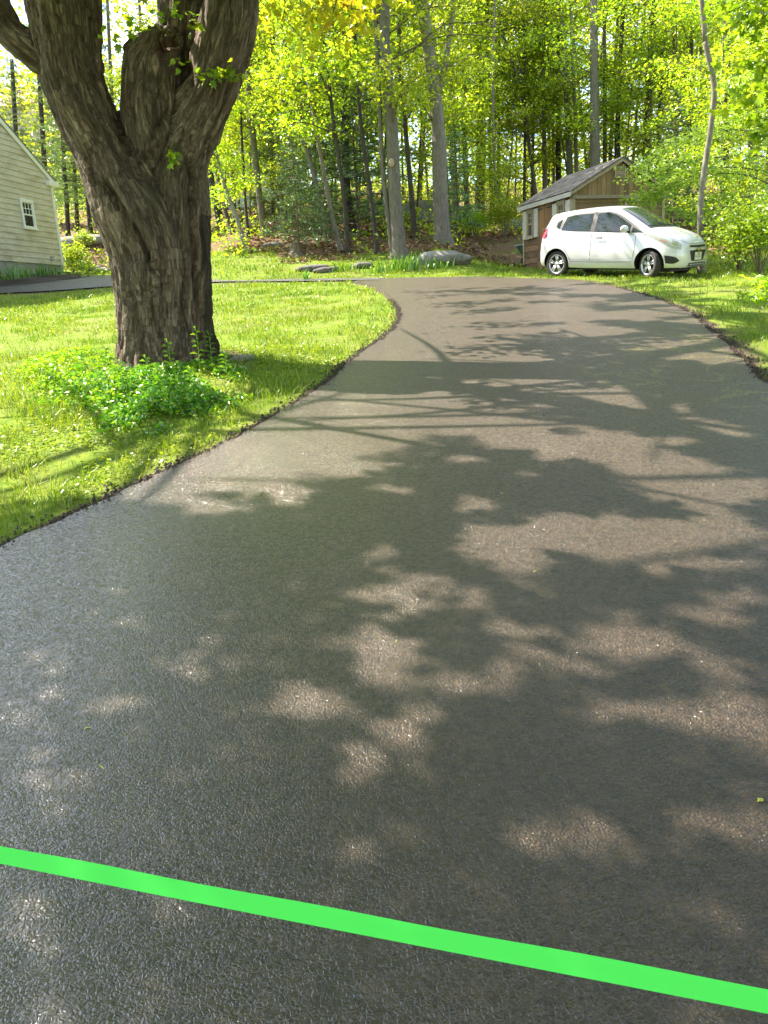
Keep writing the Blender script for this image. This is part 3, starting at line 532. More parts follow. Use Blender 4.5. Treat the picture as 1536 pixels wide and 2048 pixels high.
def pine(seed,z0,z1,rmax,nb,tuft,size):
    r=np.random.default_rng(seed); b=MB(); L=[];D=[]
    for i in range(nb):
        u=(i+.5)/nb; z=z0+(z1-z0)*u; az=i*2.4+r.uniform(-.4,.4); Ln=rmax*(1-u*.75)*r.uniform(.7,1.15); d=np.array([math.cos(az),math.sin(az),0])
        e=d*Ln+[0,0,z+Ln*r.uniform(-.08,.22)]; P=spline([(0,0,z),d*Ln*.5+[0,0,z+.05*Ln],e],5); b.tube(P,np.linspace(.02,.005,len(P)),4,False)
        n=max(3,int(tuft*Ln/rmax)); k=r.uniform(.25,1,n); idx=(k*(len(P)-1)).astype(int); side=r.uniform(-1,1,n)*.42*Ln*(1.1-k*.6)
        q=P[idx]+np.c_[-d[1]*side,d[0]*side,r.normal(0,.06,n)]; L.append(q)
    L=np.concatenate(L); n=len(L); m=9; dirs=r.normal(size=(n,m,3)); dirs[:,:,2]=np.abs(dirs[:,:,2])*.7+.1; dirs/=np.linalg.norm(dirs,axis=2)[:,:,None]
    s=size*r.uniform(.7,1.2,(n,m,1)); a_=np.cross(dirs,r.normal(size=(n,m,3))); a_/=np.linalg.norm(a_,axis=2)[:,:,None]; p=np.broadcast_to(L[:,None],(n,m,3))
    V=np.stack([p-a_*size*.08,p+a_*size*.08,p+dirs*s],2).reshape(-1,3); return mk_mesh('crown',V,np.arange(len(V)).reshape(-1,3)),mk_mesh('branches',b.v,b.f)
DEC=[decid(100+i,3.2,11.5,3.2,20,4700,.145) for i in range(5)]       # tall woodland trees
UND=[decid(200+i,1.0,6.5,2.0,14,4200,.12) for i in range(4)]      # understorey
PIN=[pine(300+i,2.0,14,2.7,72,60,.18) for i in range(3)]
SAP=[pine(320+i,.25,3.4,1.25,34,26,.15) for i in range(2)]
def with_mat(me,mat):
    me=me.copy(); me.materials.clear(); me.materials.append(mat); return me
KIT={}
def kit(kind,i):
    key=(kind,i)
    if key not in KIT:
        if kind=='pine': src,mt_,bm=PIN[i%3],M['needle'],M['bark_dark']
        elif kind=='pine_light': src,mt_,bm=PIN[i%3],M['needle_light'],M['bark_dark']
        elif kind=='sapling': src,mt_,bm=SAP[i%2],M['needle'],M['bark_brown']
        elif kind=='under': src,mt_,bm=UND[i%4],M['leaf'],M['bark_brown']
        elif kind=='dark': src,mt_,bm=DEC[i%5],M['leaf_dark'],M['bark_brown']
        else: src,mt_,bm=DEC[i%5],M['leaf'],M['bark_brown']
        KIT[key]=(with_mat(src[0],mt_),with_mat(src[1],bm))
    return KIT[key]
BK={'g':'bark_grey','p':'bark_pale','b':'bark_brown','d':'bark_dark'}
def tree(path,wpx,bark,crown,label,name='woodland_tree',cat_='tree',group=None,ci=0,extra=None,cs=1.,height=None,zup=1.):
    B0=gat(*path[0]); d=B0[1]; r=wpx*d/FPX/2
    pts=[B0+[0,0,-.25],B0]+[atd(px,py,d) for px,py in path[1:]]
    P=np.array(pts); last=P[-1]+(P[-1]-P[-2])/np.linalg.norm(P[-1]-P[-2])*max(1.,(13.5+rng.uniform(-1.5,1.5))*cs-(P[-1][2]-B0[2])) ; P=np.vstack([P,last[None]])
    S=spline(P,5); hgt=S[:,2]-B0[2]; rr=r*(1.0-np.clip(hgt/22,0,.8)); rr=rr*(1+.55*np.exp(-np.clip(hgt,0,9)/.22))
    e=empty(name,B0,label,cat_,group); V,F=tube(S-B0,rr,10 if wpx>9 else 7,True,rng,.02); obj('trunk',V,F,M[BK[bark]],e,True)
    if extra:
        for pth,w2 in extra:
            S2=spline([atd(px,py,d) for px,py in pth],5); V,F=tube(S2-B0,np.linspace(w2,w2*.6,len(S2))*d/FPX/2,8); obj('limb',V,F,M[BK[bark]],e,True)
    if crown:
        cm,bm=kit(crown,ci); z6=S[np.argmin(abs(hgt-7))]-B0; tilt=Vector(z6).normalized(); q=Vector((0,0,1)).rotation_difference(tilt); az=rng.uniform(0,6.283)
        rot=(q.to_matrix()@Matrix.Rotation(az,3,'Z')).to_euler()
        inst('branches',bm,e,(0,0,0),rot,cs); inst('crown',cm,e,(0,0,0),rot,cs)
    return e
# ------------------------------------------------------------------ the wood, tree by tree
t1=tree([(800,517),(790,400),(783,250),(770,100),(768,0)],27,'g','decid','pale grey tree with a pruning scar and thin twin stem by the driveway bend',ci=0,extra=[([(786,514),(777,440),(765,330),(757,150),(748,0),(742,-150)],10)])
b1=np.array(t1.location); p=atd(783,325,b1[1]-.28); sm_=MB(); sm_.lathe([(0,.02),(.06,.02),(.08,.0),(.085,-.04)],(0,0,0),16,'Y'); so_=sm_.build('pruning_scar',simple('cut_wood',(.36,.28,.18),.8,0,.2,30),t1,True); so_.location=Vector(p-b1); so_.scale=(1,-1,1.35)
tree([(886,484),(880,380),(878,280),(866,160),(845,0)],30,'g','decid','thick grey trunk forking high up, rooted behind the big boulder',ci=1,extra=[([(872,200),(888,140),(896,90),(908,0),(915,-120)],13)])
TR=[
 ([(958,447),(962,300),(960,100),(955,0)],20,'b','dark','broad brown trunk right of the thick forked grey tree'),
 ([(912,447),(906,280),(903,170),(898,40)],14,'g','decid','slightly bent grey trunk just right of the forked grey tree'),
 ([(935,452),(930,300),(925,0)],11,'b','decid','straight brown trunk between the forked grey tree and the broad brown trunk'),
 ([(985,452),(979,250),(975,0)],8,'d','decid','thin dark trunk to the right of the broad brown trunk'),
 ([(1010,470),(992,380),(986,200),(990,0)],6,'g','under','thin crooked grey stem at the edge of the wood left of the shed'),
 ([(1048,452),(1050,200),(1046,0)],6,'d','decid','thin black trunk rising just left of the shed roof'),
 ([(1078,448),(1062,320),(1045,200),(1010,80),(985,0)],8,'g','decid','slim grey trunk leaning left, above the left end of the shed roof'),
 ([(1090,445),(1088,250),(1082,0)],10,'g',None,'grey trunk rising behind the left part of the shed roof'),
 ([(1118,440),(1116,250),(1119,0)],12,'d',None,'dark trunk behind the middle of the shed roof'),
 ([(1144,450),(1136,250),(1126,60),(1120,0)],13,'g','decid','pale grey slightly bowed trunk behind the shed roof, left of the ridge'),
 ([(1156,446),(1149,200),(1140,0)],9,'p','decid','whitish blotched slender trunk behind the shed roof'),
 ([(1190,462),(1190,300),(1187,0)],21,'g','decid','stout straight grey trunk directly behind the shed roof'),
 ([(1208,450),(1210,200),(1208,0)],9,'b',None,'brown trunk close against the stout grey trunk behind the shed'),
 ([(1236,450),(1234,300),(1242,100),(1247,0)],12,'d',None,'dark forked trunk above the shed ridge',[([(1236,155),(1262,120),(1290,60),(1310,0)],5)]),
 ([(1287,450),(1295,250),(1308,0)],16,'d','decid','rough dark brown trunk right of the shed gable'),
 ([(1313,455),(1321,200),(1332,0)],11,'d',None,'straight near-black trunk leaning right of the shed gable'),
 ([(1378,455),(1380,200),(1386,0)],10,'d','decid','dark trunk between the black trunk and the crooked grey tree'),
 ([(1402,545),(1402,400),(1422,250),(1428,170),(1412,90),(1403,0)],12,'g',None,'grey crooked tree with an S-shaped stem behind the car bonnet'),
 ([(1452,480),(1452,300),(1458,0)],13,'d','decid','dark brown trunk behind the leafy boughs at the right'),
 ([(1503,480),(1506,330),(1520,100),(1528,0)],24,'g','decid','wide grey trunk near the right edge behind the leafy boughs'),
 ([(1350,450),(1352,250),(1345,0)],8,'b','decid','thin brown trunk deep behind the car roof'),
 ([(830,474),(815,300),(801,150),(797,0)],10,'d','decid','thin near-black trunk right of the pale grey scarred tree'),
 ([(755,508),(740,378),(722,250),(712,100),(705,0)],9,'d','decid','slim dark trunk left of the pale grey scarred tree'),
 ([(708,466),(694,378),(690,250),(690,100)],15,'d','pine','thick dark pine trunk deep behind the slim leaning stems'),
 ([(696,508),(687,389),(668,250),(650,100)],9,'d','decid','dark leaning trunk at the wood edge over the leaf litter'),
 ([(682,502),(664,430),(640,300),(612,130),(600,20)],9,'g','decid','grey trunk leaning left above the pine saplings'),
 ([(655,478),(640,400),(602,250),(572,100)],9,'g','decid','grey leaning trunk second left of the dark pine trunk'),
 ([(572,438),(547,330),(524,210),(505,100)],10,'g','dark','grey leaning trunk deep behind the pine sapling'),
 ([(531,470),(520,400),(505,260),(492,100)],13,'g','decid','grey brown trunk leaning left between the old maple and the pine sapling'),
 ([(489,492),(472,430),(452,380),(430,300)],8,'p','under','pale thin trunk leaning sharply left by the lawn edge'),
 ([(497,476),(489,380),(480,200),(474,50)],6,'d','decid','thin dark upright trunk behind the pale leaning one'),
 ([(443,462),(430,400),(414,300),(405,200)],12,'d','decid','dark trunk nearest the old maple on its right'),
 ([(466,470),(447,410),(430,330)],8,'b','under','brown trunk leaning left beside the dark one near the old maple'),
 ([(136,478),(133,400),(126,300),(122,200)],9,'d','pine_light','pine with dark trunk right behind the corner of the house'),
 ([(156,470),(152,400),(146,280)],8,'d','pine_light','pine seen between the house corner and the old maple'),
 ([(182,474),(176,400),(168,300)],9,'d','pine','dark pine immediately left of the old maple trunk'),
 ([(96,458),(92,380),(84,250)],11,'d','pine_light','pale feathery pine rising over the house roof slope'),
 ([(40,455),(36,350),(30,240)],11,'d','pine_light','pale pine behind the upper roof slope of the house'),
 ([(0,450),(-6,350),(-12,240)],11,'d','pine_light','pine at the left edge behind the house roof'),
 ([(236,468),(232,380),(226,250)],10,'b','under','leafy tree hidden mostly behind the old maple fork'),
 ([(300,462),(296,380),(290,250)],10,'b','under','leafy tree behind the broken stub of the old maple'),
 ([(370,462),(364,380),(360,250)],10,'b','decid','leafy tree directly behind the right limb of the old maple'),
]
for i,tr in enumerate(TR):
    path,w_,bk,cr,lab=tr[:5]; tree(path,w_,bk,cr,lab,'pine_tree' if cr and 'pine' in cr else 'woodland_tree',ci=i,extra=tr[5] if len(tr)>5 else None,cs=rng.uniform(.9,1.12) if not (cr or '').startswith('pine_l') else .58)
# slender trunks further in
rf=np.random.default_rng(77); 
for i in range(52):
    px=380+1180*((i+rf.uniform(0,1))/52); py=rf.uniform(398,446)-(px-768)*.03; ln=rf.normal(0,24)+(px-900)*.035
    tree([(px,py),(px+ln*.4,py-180),(px+ln,0)],rf.uniform(3,8.5),'ddb'[i%3],['decid',None,None,'under'][i%4],'slender trunk deep in the wood behind the front trees','slender_tree',group='slender trunks deep in the wood',ci=i,cs=rf.uniform(1.,1.4))
# understorey saplings
US=[(420,455),(500,440),(560,452),(610,462),(720,442),(850,438),(905,470),(930,478),(1010,455),(1030,470),(1065,440),(1330,470),(1360,462),(1440,500),(1480,490),(1530,500),(1240,450),(1150,440),(790,425),(660,430),(455,425)]
USL=['leafy sapling just right of the old maple','leafy sapling beside the pale sharply leaning trunk','leafy sapling left of the tall soft pine sapling','leafy sapling behind the low bluish pine sapling','leafy sapling behind the slim dark trunks left of the scarred tree','leafy sapling between the scarred tree and the forked grey tree','leafy sapling right behind the forked grey tree','leafy sapling in front of the brown trunk behind the boulder','leafy sapling in the gap left of the shed','leafy sapling almost touching the far corner of the shed','leafy sapling peeking over the left end of the shed roof','leafy sapling just right of the shed gable','leafy sapling behind the car bonnet','leafy sapling right of the crooked grey tree','leafy sapling in front of the wide grey trunk at the right','leafy sapling at the right edge of the wood','leafy sapling behind the shed ridge','leafy sapling behind the middle of the shed roof','leafy sapling far back right of the scarred tree','leafy sapling deep behind the leaning grey trunks','leafy sapling deep behind the trunk nearest the maple']
for i,(px,py) in enumerate(US):
    if i in (0,3,5,7,9,11,14,18): continue
    tree([(px,py),(px+rf.normal()*8,py-120)],3.5,'b','under',USL[i],'understorey_sapling',cat_='sapling',group='understorey saplings',ci=i,cs=rf.uniform(.8,1.25) if py>445 else 1.5)
for (px,py,s,lab) in ((600,510,1.05,'low bluish-green pine sapling spreading over the lawn edge beside the stump'),(655,500,.75,'small pine sapling right of the low spreading one'),(640,470,1.7,'tall soft pine sapling behind the leaning grey trunks'),(560,450,1.5,'pine sapling deep between the left trunks'),(915,486,1.15,'pine sapling right of the thick forked grey trunk'),(718,470,1.5,'pine sapling in front of the dark pine trunk'),(1345,480,1.5,'pine sapling in the shade right of the shed')):
    B0=gat(px,py); e=empty('pine_sapling',B0,lab,'sapling','pine saplings'); cm,bm=kit('sapling',px%2); st=MB(); st.tube([(0,0,-.1),(0,0,1.6*s),(0,0,3.3*s)],[.035*s,.025*s,.008],6); st.build('trunk',M['bark_brown'],e)
    az=rf.uniform(0,6.28); inst('branches',bm,e,(0,0,0),(0,0,az),s); inst('crown',cm,e,(0,0,0),(0,0,az),s)
# far wood as one mass
nn=150000; X=rf.uniform(-62,70,nn); Y=rf.uniform(58,84,nn); hh=15+7*fbm(np.c_[X,Y,X*0]*.09,3,5)-np.where(X<-8,np.clip((-8-X)*.36,0,10.5),0); Z=H(X,Y)+rf.uniform(0,1,nn)*hh; q=np.c_[X,Y,Z]; k=(fbm(q*.42,3,71)>.40)&infov(X,Y,.08); q=q[k]
V_,F_=leaves(q,.42,rf,.7,.7); tag(obj('far_wood',V_,F_,M['leaf'],None),'sunlit green mass of far woodland behind the trunks','wood',kind='stuff')
nn=9; 
# ------------------------------------------------------------------ facade planes measured through the photograph
class Wall:
    def __init__(s,O,d): s.O=np.array(O[:2],float); d=np.array(d,float); s.d=d/np.hypot(*d); s.n=np.array([s.d[1],-s.d[0]])
    def pt(s,px,py):
        r=ray(px,py); t=(s.O@s.n)/(r[:2]@s.n); p=r*t; return float((p[:2]-s.O)@s.d), float(p[2]+EYE)
# ------------------------------------------------------------------ house
C0=np.array([0,28.,0]); C0=atd(131,560,28.); zs0=atd(129,531,C0[1])[2]; r=ray(0,521); t=(zs0-EYE)/r[2]; Q=r*t; hd=(Q[:2]-C0[:2]); hw=Wall(C0,hd)
hrz=math.atan2(-hw.d[0]*-1,-hw.d[1]*-1) # local -Y runs along hd
hrz=math.atan2(hw.d[1],hw.d[0])+math.pi/2
house=empty('house',(C0[0],C0[1],C0[2]-.1),'beige clapboard house with white corner trim and one narrow window at the left edge','house',rz=hrz)
HZ=C0[2]-.1; z_sid=zs0-HZ; z_eave=hw.pt(113,368)[1]-HZ; sA,zA=hw.pt(0,247); zA-=HZ; slope=(zA-z_eave)/sA; HL=9.2; rid=HL/2
def hl(px,py): s,z=hw.pt(px,py); return -s,z-HZ
M['clap']=simple('beige_clapboard',(.53,.48,.40),.75,0,.07,5,dirt=(.27,.22,.13),dscale=1.1,sc3=(1,1,3)); M['white']=simple('white_trim',(.72,.71,.68),.5,0,.04); M['conc']=simple('foundation_concrete',(.27,.27,.25),.9,0,.15,4,bump=.01)
M['shingle']=simple('roof_shingle',(.13,.12,.115),.95,0,.35,30,bump=.01)
def ztop(s): return z_eave+slope*min(s,HL-s)
cl=MB(); e=.172; z=z_sid
while z<ztop(rid)-.02:
    z1=min(z+e,ztop(rid)-.01)
    s0=0 if z<z_eave else (z-z_eave)/slope; s1=0 if z1<z_eave else (z1-z_eave)/slope
    cl.add([(.028,-s0,z),(.028,-(HL-s0),z),(.006,-(HL-s1),z1+.004),(.006,-s1,z1+.004),(.0,-s0,z),(.0,-(HL-s0),z)],[(0,3,2,1),(4,0,1,5)]); z+=e
cl.build('siding',M['clap'],house)
sh=MB(); sh.prism([(0,0,z_sid),(0,-HL,z_sid),(0,-HL,z_eave),(0,-rid,ztop(rid)),(0,0,z_eave)],(-9,0,0)); sh.build('wall',M['clap'],house)
MB().box((-9.02,-HL-.02,-2.6),(.0-.015,.0+.0-.01,z_sid-.004)).build('foundation',M['conc'],house)
MB().box((-.1,-.11,z_sid-.02),(.045,.02,z_eave+.02)).build('corner_board',M['white'],house,bevel=.004)
rb=MB(); th=math.atan(slope); ex=.22
rb.prism([(.03,ex,z_eave-ex*slope-.02),(.03,ex,z_eave-ex*slope+.16),(.03,-rid,ztop(rid)+.16),(.03,-rid,ztop(rid)-.04)],(.03,0,0)); rb.prism([(.03,-HL-ex,z_eave-ex*slope-.02),(.03,-HL-ex,z_eave-ex*slope+.16),(.03,-rid-.002,ztop(rid)+.16),(.03,-rid-.002,ztop(rid)-.04)],(.03,0,0)); rb.build('rake_board',M['white'],house)
MB().box((-.25,-.32,z_eave-.14),(.14,.24,z_eave+.03)).build('eave_return',M['white'],house,bevel=.01)
rf_=MB(); 
for sg in (0,1):
    y0=ex+.03 if not sg else -HL-ex-.03
    rf_.prism([(.075,y0,z_eave-(ex+.03)*slope+.14),(.075,y0,z_eave-(ex+.03)*slope+.185),(.075,-rid,ztop(rid)+.215),(.075,-rid,ztop(rid)+.165)],(-9.3,0,0))
rf_.build('roof',M['shingle'],house)
def dh_window(par,cx,cy,w_,h_,M4,muntin=True,frame=None,glass=None,cols=3):
    """double-hung window in the local plane x=const (facing +x), centre cy (y), cz"""
    fr=MB(); t_=.075
    def bx(y0,z0,y1,z1,x0,x1): fr.box((x0,y0,z0),(x1,y1,z1),M4)
    bx(-w_/2-t_,h_/2,w_/2+t_,h_/2+t_*1.2,0,.055); bx(-w_/2-t_,-h_/2-t_,w_/2+t_*1.3,-h_/2,0,.075); bx(-w_/2-t_,-h_/2,-w_/2,h_/2,0,.05); bx(w_/2,-h_/2,w_/2+t_,h_/2,0,.05)
    f=fr.build('window',frame or M['white'],par,bevel=.004); s_=MB()
    def bs(y0,z0,y1,z1,x0,x1): s_.box((x0,y0,z0),(x1,y1,z1),M4)
    bs(-w_/2,-.022,w_/2,.022,.004,.034); bs(-w_/2,-h_/2,-w_/2+.03,h_/2,.003,.03); bs(w_/2-.03,-h_/2,w_/2,h_/2,.003,.03); bs(-w_/2+.03,h_/2-.03,w_/2-.03,h_/2,.003,.03); bs(-w_/2+.03,-h_/2,w_/2-.03,-h_/2+.035,.003,.03)
    if muntin:
        for k in range(1,cols): y=-w_/2+w_*k/cols; bs(y-.009,.022,y+.009,h_/2-.03,.006,.024)
        bs(-w_/2+.03,h_/4-.009,w_/2-.03,h_/4+.009,.006,.022)
    s_.build('sash',frame or M['white'],f); g_=MB(); g_.add([tuple(M4@Vector(p)) for p in ((.010,-w_/2+.02,-h_/2+.02),(.010,w_/2-.02,-h_/2+.02),(.010,w_/2-.02,h_/2-.02),(.010,-w_/2+.02,h_/2-.02))],[(0,1,2,3)]); g_.build('pane',glass or M['glass'],f); return f
M['glass']=simple('dark_window_glass',(.02,.022,.025),.04,0,.2,2,spec=.8)
wy0,wz1=hl(36,397); wy1,wz0=hl(71,462); print('house window',wy0,wy1,wz0,wz1,'eave',z_eave,'slope',slope)
wy0,wy1=min(wy0,wy1),max(wy0,wy1); dh_window(house,0,0,abs(wy1-wy0)-.15,(wz1-wz0)-.16,Matrix.Translation((.026,(wy0+wy1)/2,(wz0+wz1)/2)))
vy,vz=hl(102,517); MB().box((.03,vy-.07,vz-.07),(.07,vy+.07,vz+.07)).build('dryer_vent',simple('grey_plastic',(.3,.32,.34),.5),house,bevel=.01)
# mulch bed along the foundation
bp=[at(*q) for q in [(-60,585),(0,576),(60,571),(110,565),(150,560),(170,556),(150,551),(132,553)]]; Ob=np.array(bp[3]); bd=MB(); 
c_=np.array([[p[0],p[1]] for p in bp]); inner=np.array([C0[:2]+hw.d*k for k in (5.6,3.7,2.3,1.2,.35,.05,-.1,-.05)])
Vb=[];nt_=7
for i in range(len(c_)):
    for k in range(nt_): u=k/(nt_-1); p=c_[i]*(1-u)+inner[i]*u; Vb.append([p[0],p[1],float(H(*p))+.045+(.06+.13*(1-i/7))*math.sin(min(1,u*1.2)*1.57)+rng.normal()*.012])
Fb=[(i*nt_+k,(i+1)*nt_+k,(i+1)*nt_+k+1,i*nt_+k+1) for i in range(len(c_)-1) for k in range(nt_-1)]
tag(obj('mulch_bed',Vb,Fb,simple('dark_mulch',(.035,.024,.018),.95,0,.6,45,bump=.03),None,True),kind='structure')
# strappy perennials
def clump(px,py,h,n,rad,label,par_group='strappy green clumps',w_=.03,name='daylily_clump',mat='weed'):
    B0=gat(px,py); B0[2]+=.2 if px<130 else 0; e=empty(name,B0,label,'plant',par_group); V=[];F=[]; 
    for i in range(n):
        az=rng.uniform(0,6.283); d=np.array([math.cos(az),math.sin(az),0]); L=h*rng.uniform(.6,1.2); o_=np.array([rng.normal()*rad,rng.normal()*rad*.6,-.03]); sp_=rng.uniform(.15,.75); s_=np.array([-d[1],d[0],0])*w_*.5
        pts=[o_+d*sp_*L*u**1.6+np.array([0,0,L*(u-.45*sp_*u**3)]) for u in np.linspace(0,1,5)]; b=len(V)
        for k,p in enumerate(pts): wk=1-(k/4)**2; V+=[p-s_*wk,p+s_*wk]
        F+=[(b+2*k,b+2*k+1,b+2*k+3,b+2*k+2) for k in range(4)]
    obj('leaf_blades',V,F,M[mat],e); return e
for (px,py,h,n,rd,lab) in ((10,572,.45,60,.28,'green strappy clump at the left edge below the house wall'),(48,568,.36,30,.16,'slim upright green clump in the mulch under the house window'),(98,563,.42,70,.3,'broad green strappy clump nearest the house corner'),(812,541,.55,120,.35,'bright iris clump at the foot of the scarred grey tree'),(692,543,.32,60,.2,'small green iris clump beside the ditch stones'),(613,561,.34,26,.06,'lone tuft of tall grass standing in the lawn'),(770,545,.4,80,.35,'loose green clump between the ditch stones and the scarred grey tree'),(875,535,.3,50,.3,'grass tuft at the left foot of the big boulder')): clump(px,py,h,n,rd,lab)
# shrubs
def shrub(B0,rx,ry,h,n,size,mat,label,name='shrub',group=None,stems=9,flat=.6,kindcat='shrub'):
    r=np.random.default_rng(int(abs(B0[0]*97+B0[1]*31))%9999); e=empty(name,B0,label,kindcat,group); b=MB(); ends=[]
    for i in range(stems):
        az=r.uniform(0,6.283); q=np.array([math.cos(az)*rx*r.uniform(.2,.8),math.sin(az)*ry*r.uniform(.2,.8),h*r.uniform(.55,.95)]); P=spline([(0,0,-.05),q*.5+[0,0,h*.12],q],4); b.tube(P,np.linspace(.016,.005,len(P)),4,False); ends+=[P[5],P[-1],P[-2]]
    b.build('stems',M['bark_brown'],e); ends=np.array(ends); k=r.integers(0,len(ends),n); L=ends[k]+r.normal(size=(n,3))*[rx*.3,ry*.3,h*.15]; L[:,2]=np.abs(L[:,2]); V,F=leaves(L,size,r,flat,.6); obj('foliage',V,F,M[mat],e); return e
shrub(gat(147,548),.55,.5,.85,1500,.1,'weed_lime','lime green shrub at the house corner'); shrub(gat(172,548),.4,.35,.4,900,.07,'leaf_pale','low grey-green mound beside the garden stones')
shrub(gat(1520,548),1.1,.9,1.5,3000,.10,'weed_lime','dense bright leafy shrub at the right edge beyond the car'); shrub(gat(1478,541),.7,.6,1.1,1700,.09,'leaf_pale','leafy shrub just beyond the front bumper of the car')
shrub(gat(1010,482),.9,.7,1.5,2200,.10,'leaf','leafy shrub between the boulder and the shed'); shrub(gat(945,484),.8,.6,1.2,1800,.10,'leaf','leafy shrub right of the thick forked grey trunk')
shrub(gat(170,498),.5,.4,.6,700,.09,'leaf_pale','pale shrub in the far flower bed left of the old maple')
# sprig entering at the right over the lawn
e=empty('low_branch',GG(6.3,10.6),'low leafy branch reaching in over the lawn at the right edge','branch'); b=np.array(e.location); tb=MB(); L=[]
for pts in ([(1640,600),(1560,585),(1500,572)],[(1580,590),(1520,598),(1490,588)],[(1640,560),(1560,562),(1515,560)],[(1600,600),(1560,590),(1525,583)]):
    P=spline([atd(x,y,10.6) for x,y in pts],5); tb.tube(P-b,np.linspace(.01,.003,len(P)),5); L+=[q+rng.normal(size=(7,3))*[.10,.12,.04] for q in P[2:]]
tb.tube([(2.2,0,-.1),(2.1,0,.9),(1.2,0,1.0) if False else (2.0,0,1.3)],[.02,.016,.01],6); tb.build('twig',M['bark_brown'],e); V_,F_=leaves(np.concatenate(L)-b,.11,rng,.5,.5); obj('foliage',V_,F_,M['leaf'],e)
# young beech with layered boughs over the shed
Bt=GG(11.6,20.8); by=empty('young_beech',Bt,'young tree whose layered pale green boughs reach across the shed gable from the right','tree'); tb=MB(); d0=float(Bt[1])
tb.tube(spline([Bt*0+[0,0,-.1],[.05,0,2.0],[-.1,0,4.2],[.1,0,7.5]],5),np.linspace(.09,.03,16),9); L=[]; W=[]
tb.tube(spline([[0,0,.3],[-1.0,.1,2.2],[-1.35,.2,4.0]],5),np.linspace(.055,.02,11),7)
def bough(pts,dy,n,sp):
    P=spline([atd(x,y,d0+dy) for x,y in pts],7); tb.tube(P-Bt,np.linspace(.022,.004,len(P)),5); 
    for i in range(4,len(P)):
        for s in (-1,1):
            q=P[i]+np.array([rng.normal()*.15-.1,s*rng.uniform(.15,.75),rng.uniform(-.25,.12)]); tb.tube([P[i]-Bt,q-Bt],[.006,.002],3,False); 
            for u in (.4,.8,1.05): L.append(P[i]+(q-P[i])*u+rng.normal(size=(n,3))*[sp,sp,.07])
for pts,dy in (([(1592,300),(1500,262),(1400,268),(1330,300),(1285,338)],.0),([(1592,330),(1500,310),(1400,320),(1340,330),(1290,352)],-.6),([(1592,400),(1500,352),(1400,350),(1335,372),(1282,392)],.2),([(1592,430),(1500,395),(1420,400),(1350,412)],-.4),([(1592,250),(1530,215),(1470,225),(1420,262)],.3),([(1592,360),(1480,335),(1380,345),(1320,385),(1292,405)],.5),([(1592,470),(1520,440),(1450,430),(1385,425)],.2),([(1592,520),(1540,480),(1480,468)],-.3),([(1592,210),(1540,160),(1500,150),(1460,180)],.2)): bough(pts,dy,5,.12)
tb.build('trunk',M['bark_grey'],by,True); V_,F_=leaves(np.concatenate(L)-Bt,.125,rng,.45,.55); obj('crown',V_,F_,M['leaf_pale'],by)
# maple boughs at the upper right
Bt2=GG(9.2,13.2); my=empty('young_maple',Bt2,'young maple with broad green leaves hanging in at the top right corner','tree'); tb=MB(); tb.tube(spline([[0,0,-.1],[0,.1,3],[.1,0,6],[0,0,9]],5),np.linspace(.11,.04,16),9); L=[]
for pts,dy in (([(1700,60),(1600,20),(1540,30),(1480,70)],0),([(1700,150),(1600,110),(1540,120),(1490,150)],.4),([(1700,0),(1600,-60),(1530,-20),(1470,10)],.2),([(1700,230),(1620,200),(1550,190),(1510,215)],-.2),([(1700,300),(1620,270),(1560,260),(1530,270)],.3)):
    P=spline([atd(x,y,13.2+dy) for x,y in pts],6); tb.tube(P-Bt2,np.linspace(.03,.004,len(P)),5); L+=[q+rng.normal(size=(13,3))*[.28,.3,.14] for q in P[4:]]
tb.build('trunk',M['bark_grey'],my,True); V_,F_=lobed(np.concatenate(L)-Bt2,.17,rng,.5); obj('crown',V_,F_,M['leaf_maple'],my)
# ------------------------------------------------------------------ weeds round the maple base
W=[];Wl=[]; r=np.random.default_rng(9); polyw=[at(*q) for q in [(40,725),(235,712),(300,735),(430,705),(490,742),(545,795),(470,825),(400,850),(300,880),(160,870),(20,800)]]; n=17000
X=r.uniform(-6,0,n); Y=r.uniform(5.5,11,n); k=inpoly(X,Y,polyw)&(np.hypot(X-mt[0],Y-mt[1]-.05)>.62); X,Y=X[k],Y[k]; dd=dist_poly(X,Y,polyw+[polyw[0]]); cw_=fbm(np.c_[X,Y,X*0]*2.1,3,301); kw=r.uniform(0,1,len(X))<np.clip((cw_-.30)*6,0,1)*np.clip(dd*3,.1,1); X,Y,dd,cw_=X[kw],Y[kw],dd[kw],cw_[kw]; hh=np.clip(dd*.5,.04,.2)*r.uniform(.4,1.1,len(X))*(.2+1.5*cw_); tr_=np.hypot(X-mt[0],Y-mt[1]); hh=np.where(tr_<1.2,hh*.3,hh)
st=MB(); V=[];F=[]; n=len(X); Z=HG(X,Y)
hts=r.uniform(.35,1,(n,7))*hh[:,None]; P=np.stack([np.repeat(X[:,None],7,1)+r.normal(0,.03,(n,7)),np.repeat(Y[:,None],7,1)+r.normal(0,.03,(n,7)),Z[:,None]+hts],2).reshape(-1,3)
kk=r.uniform(0,1,len(P)); lime=(P[:,0]<mt[0]-.55+r.normal(0,.5,len(P)))|(r.uniform(0,1,len(P))<.3)
V_,F_=leaves(P[~lime],.054,r,.6,.62); wd_=obj('broadleaf_weeds',V_,F_,M['weed']); tag(wd_,'dark green leafy weeds crowding the foot of the old maple','weeds',kind='stuff')
V_,F_=leaves(P[lime],.05,r,.6,.62); tag(obj('lime_weeds',V_,F_,M['weed_lime']),'sunlit lime green weeds left of the old maple','weeds',kind='stuff')
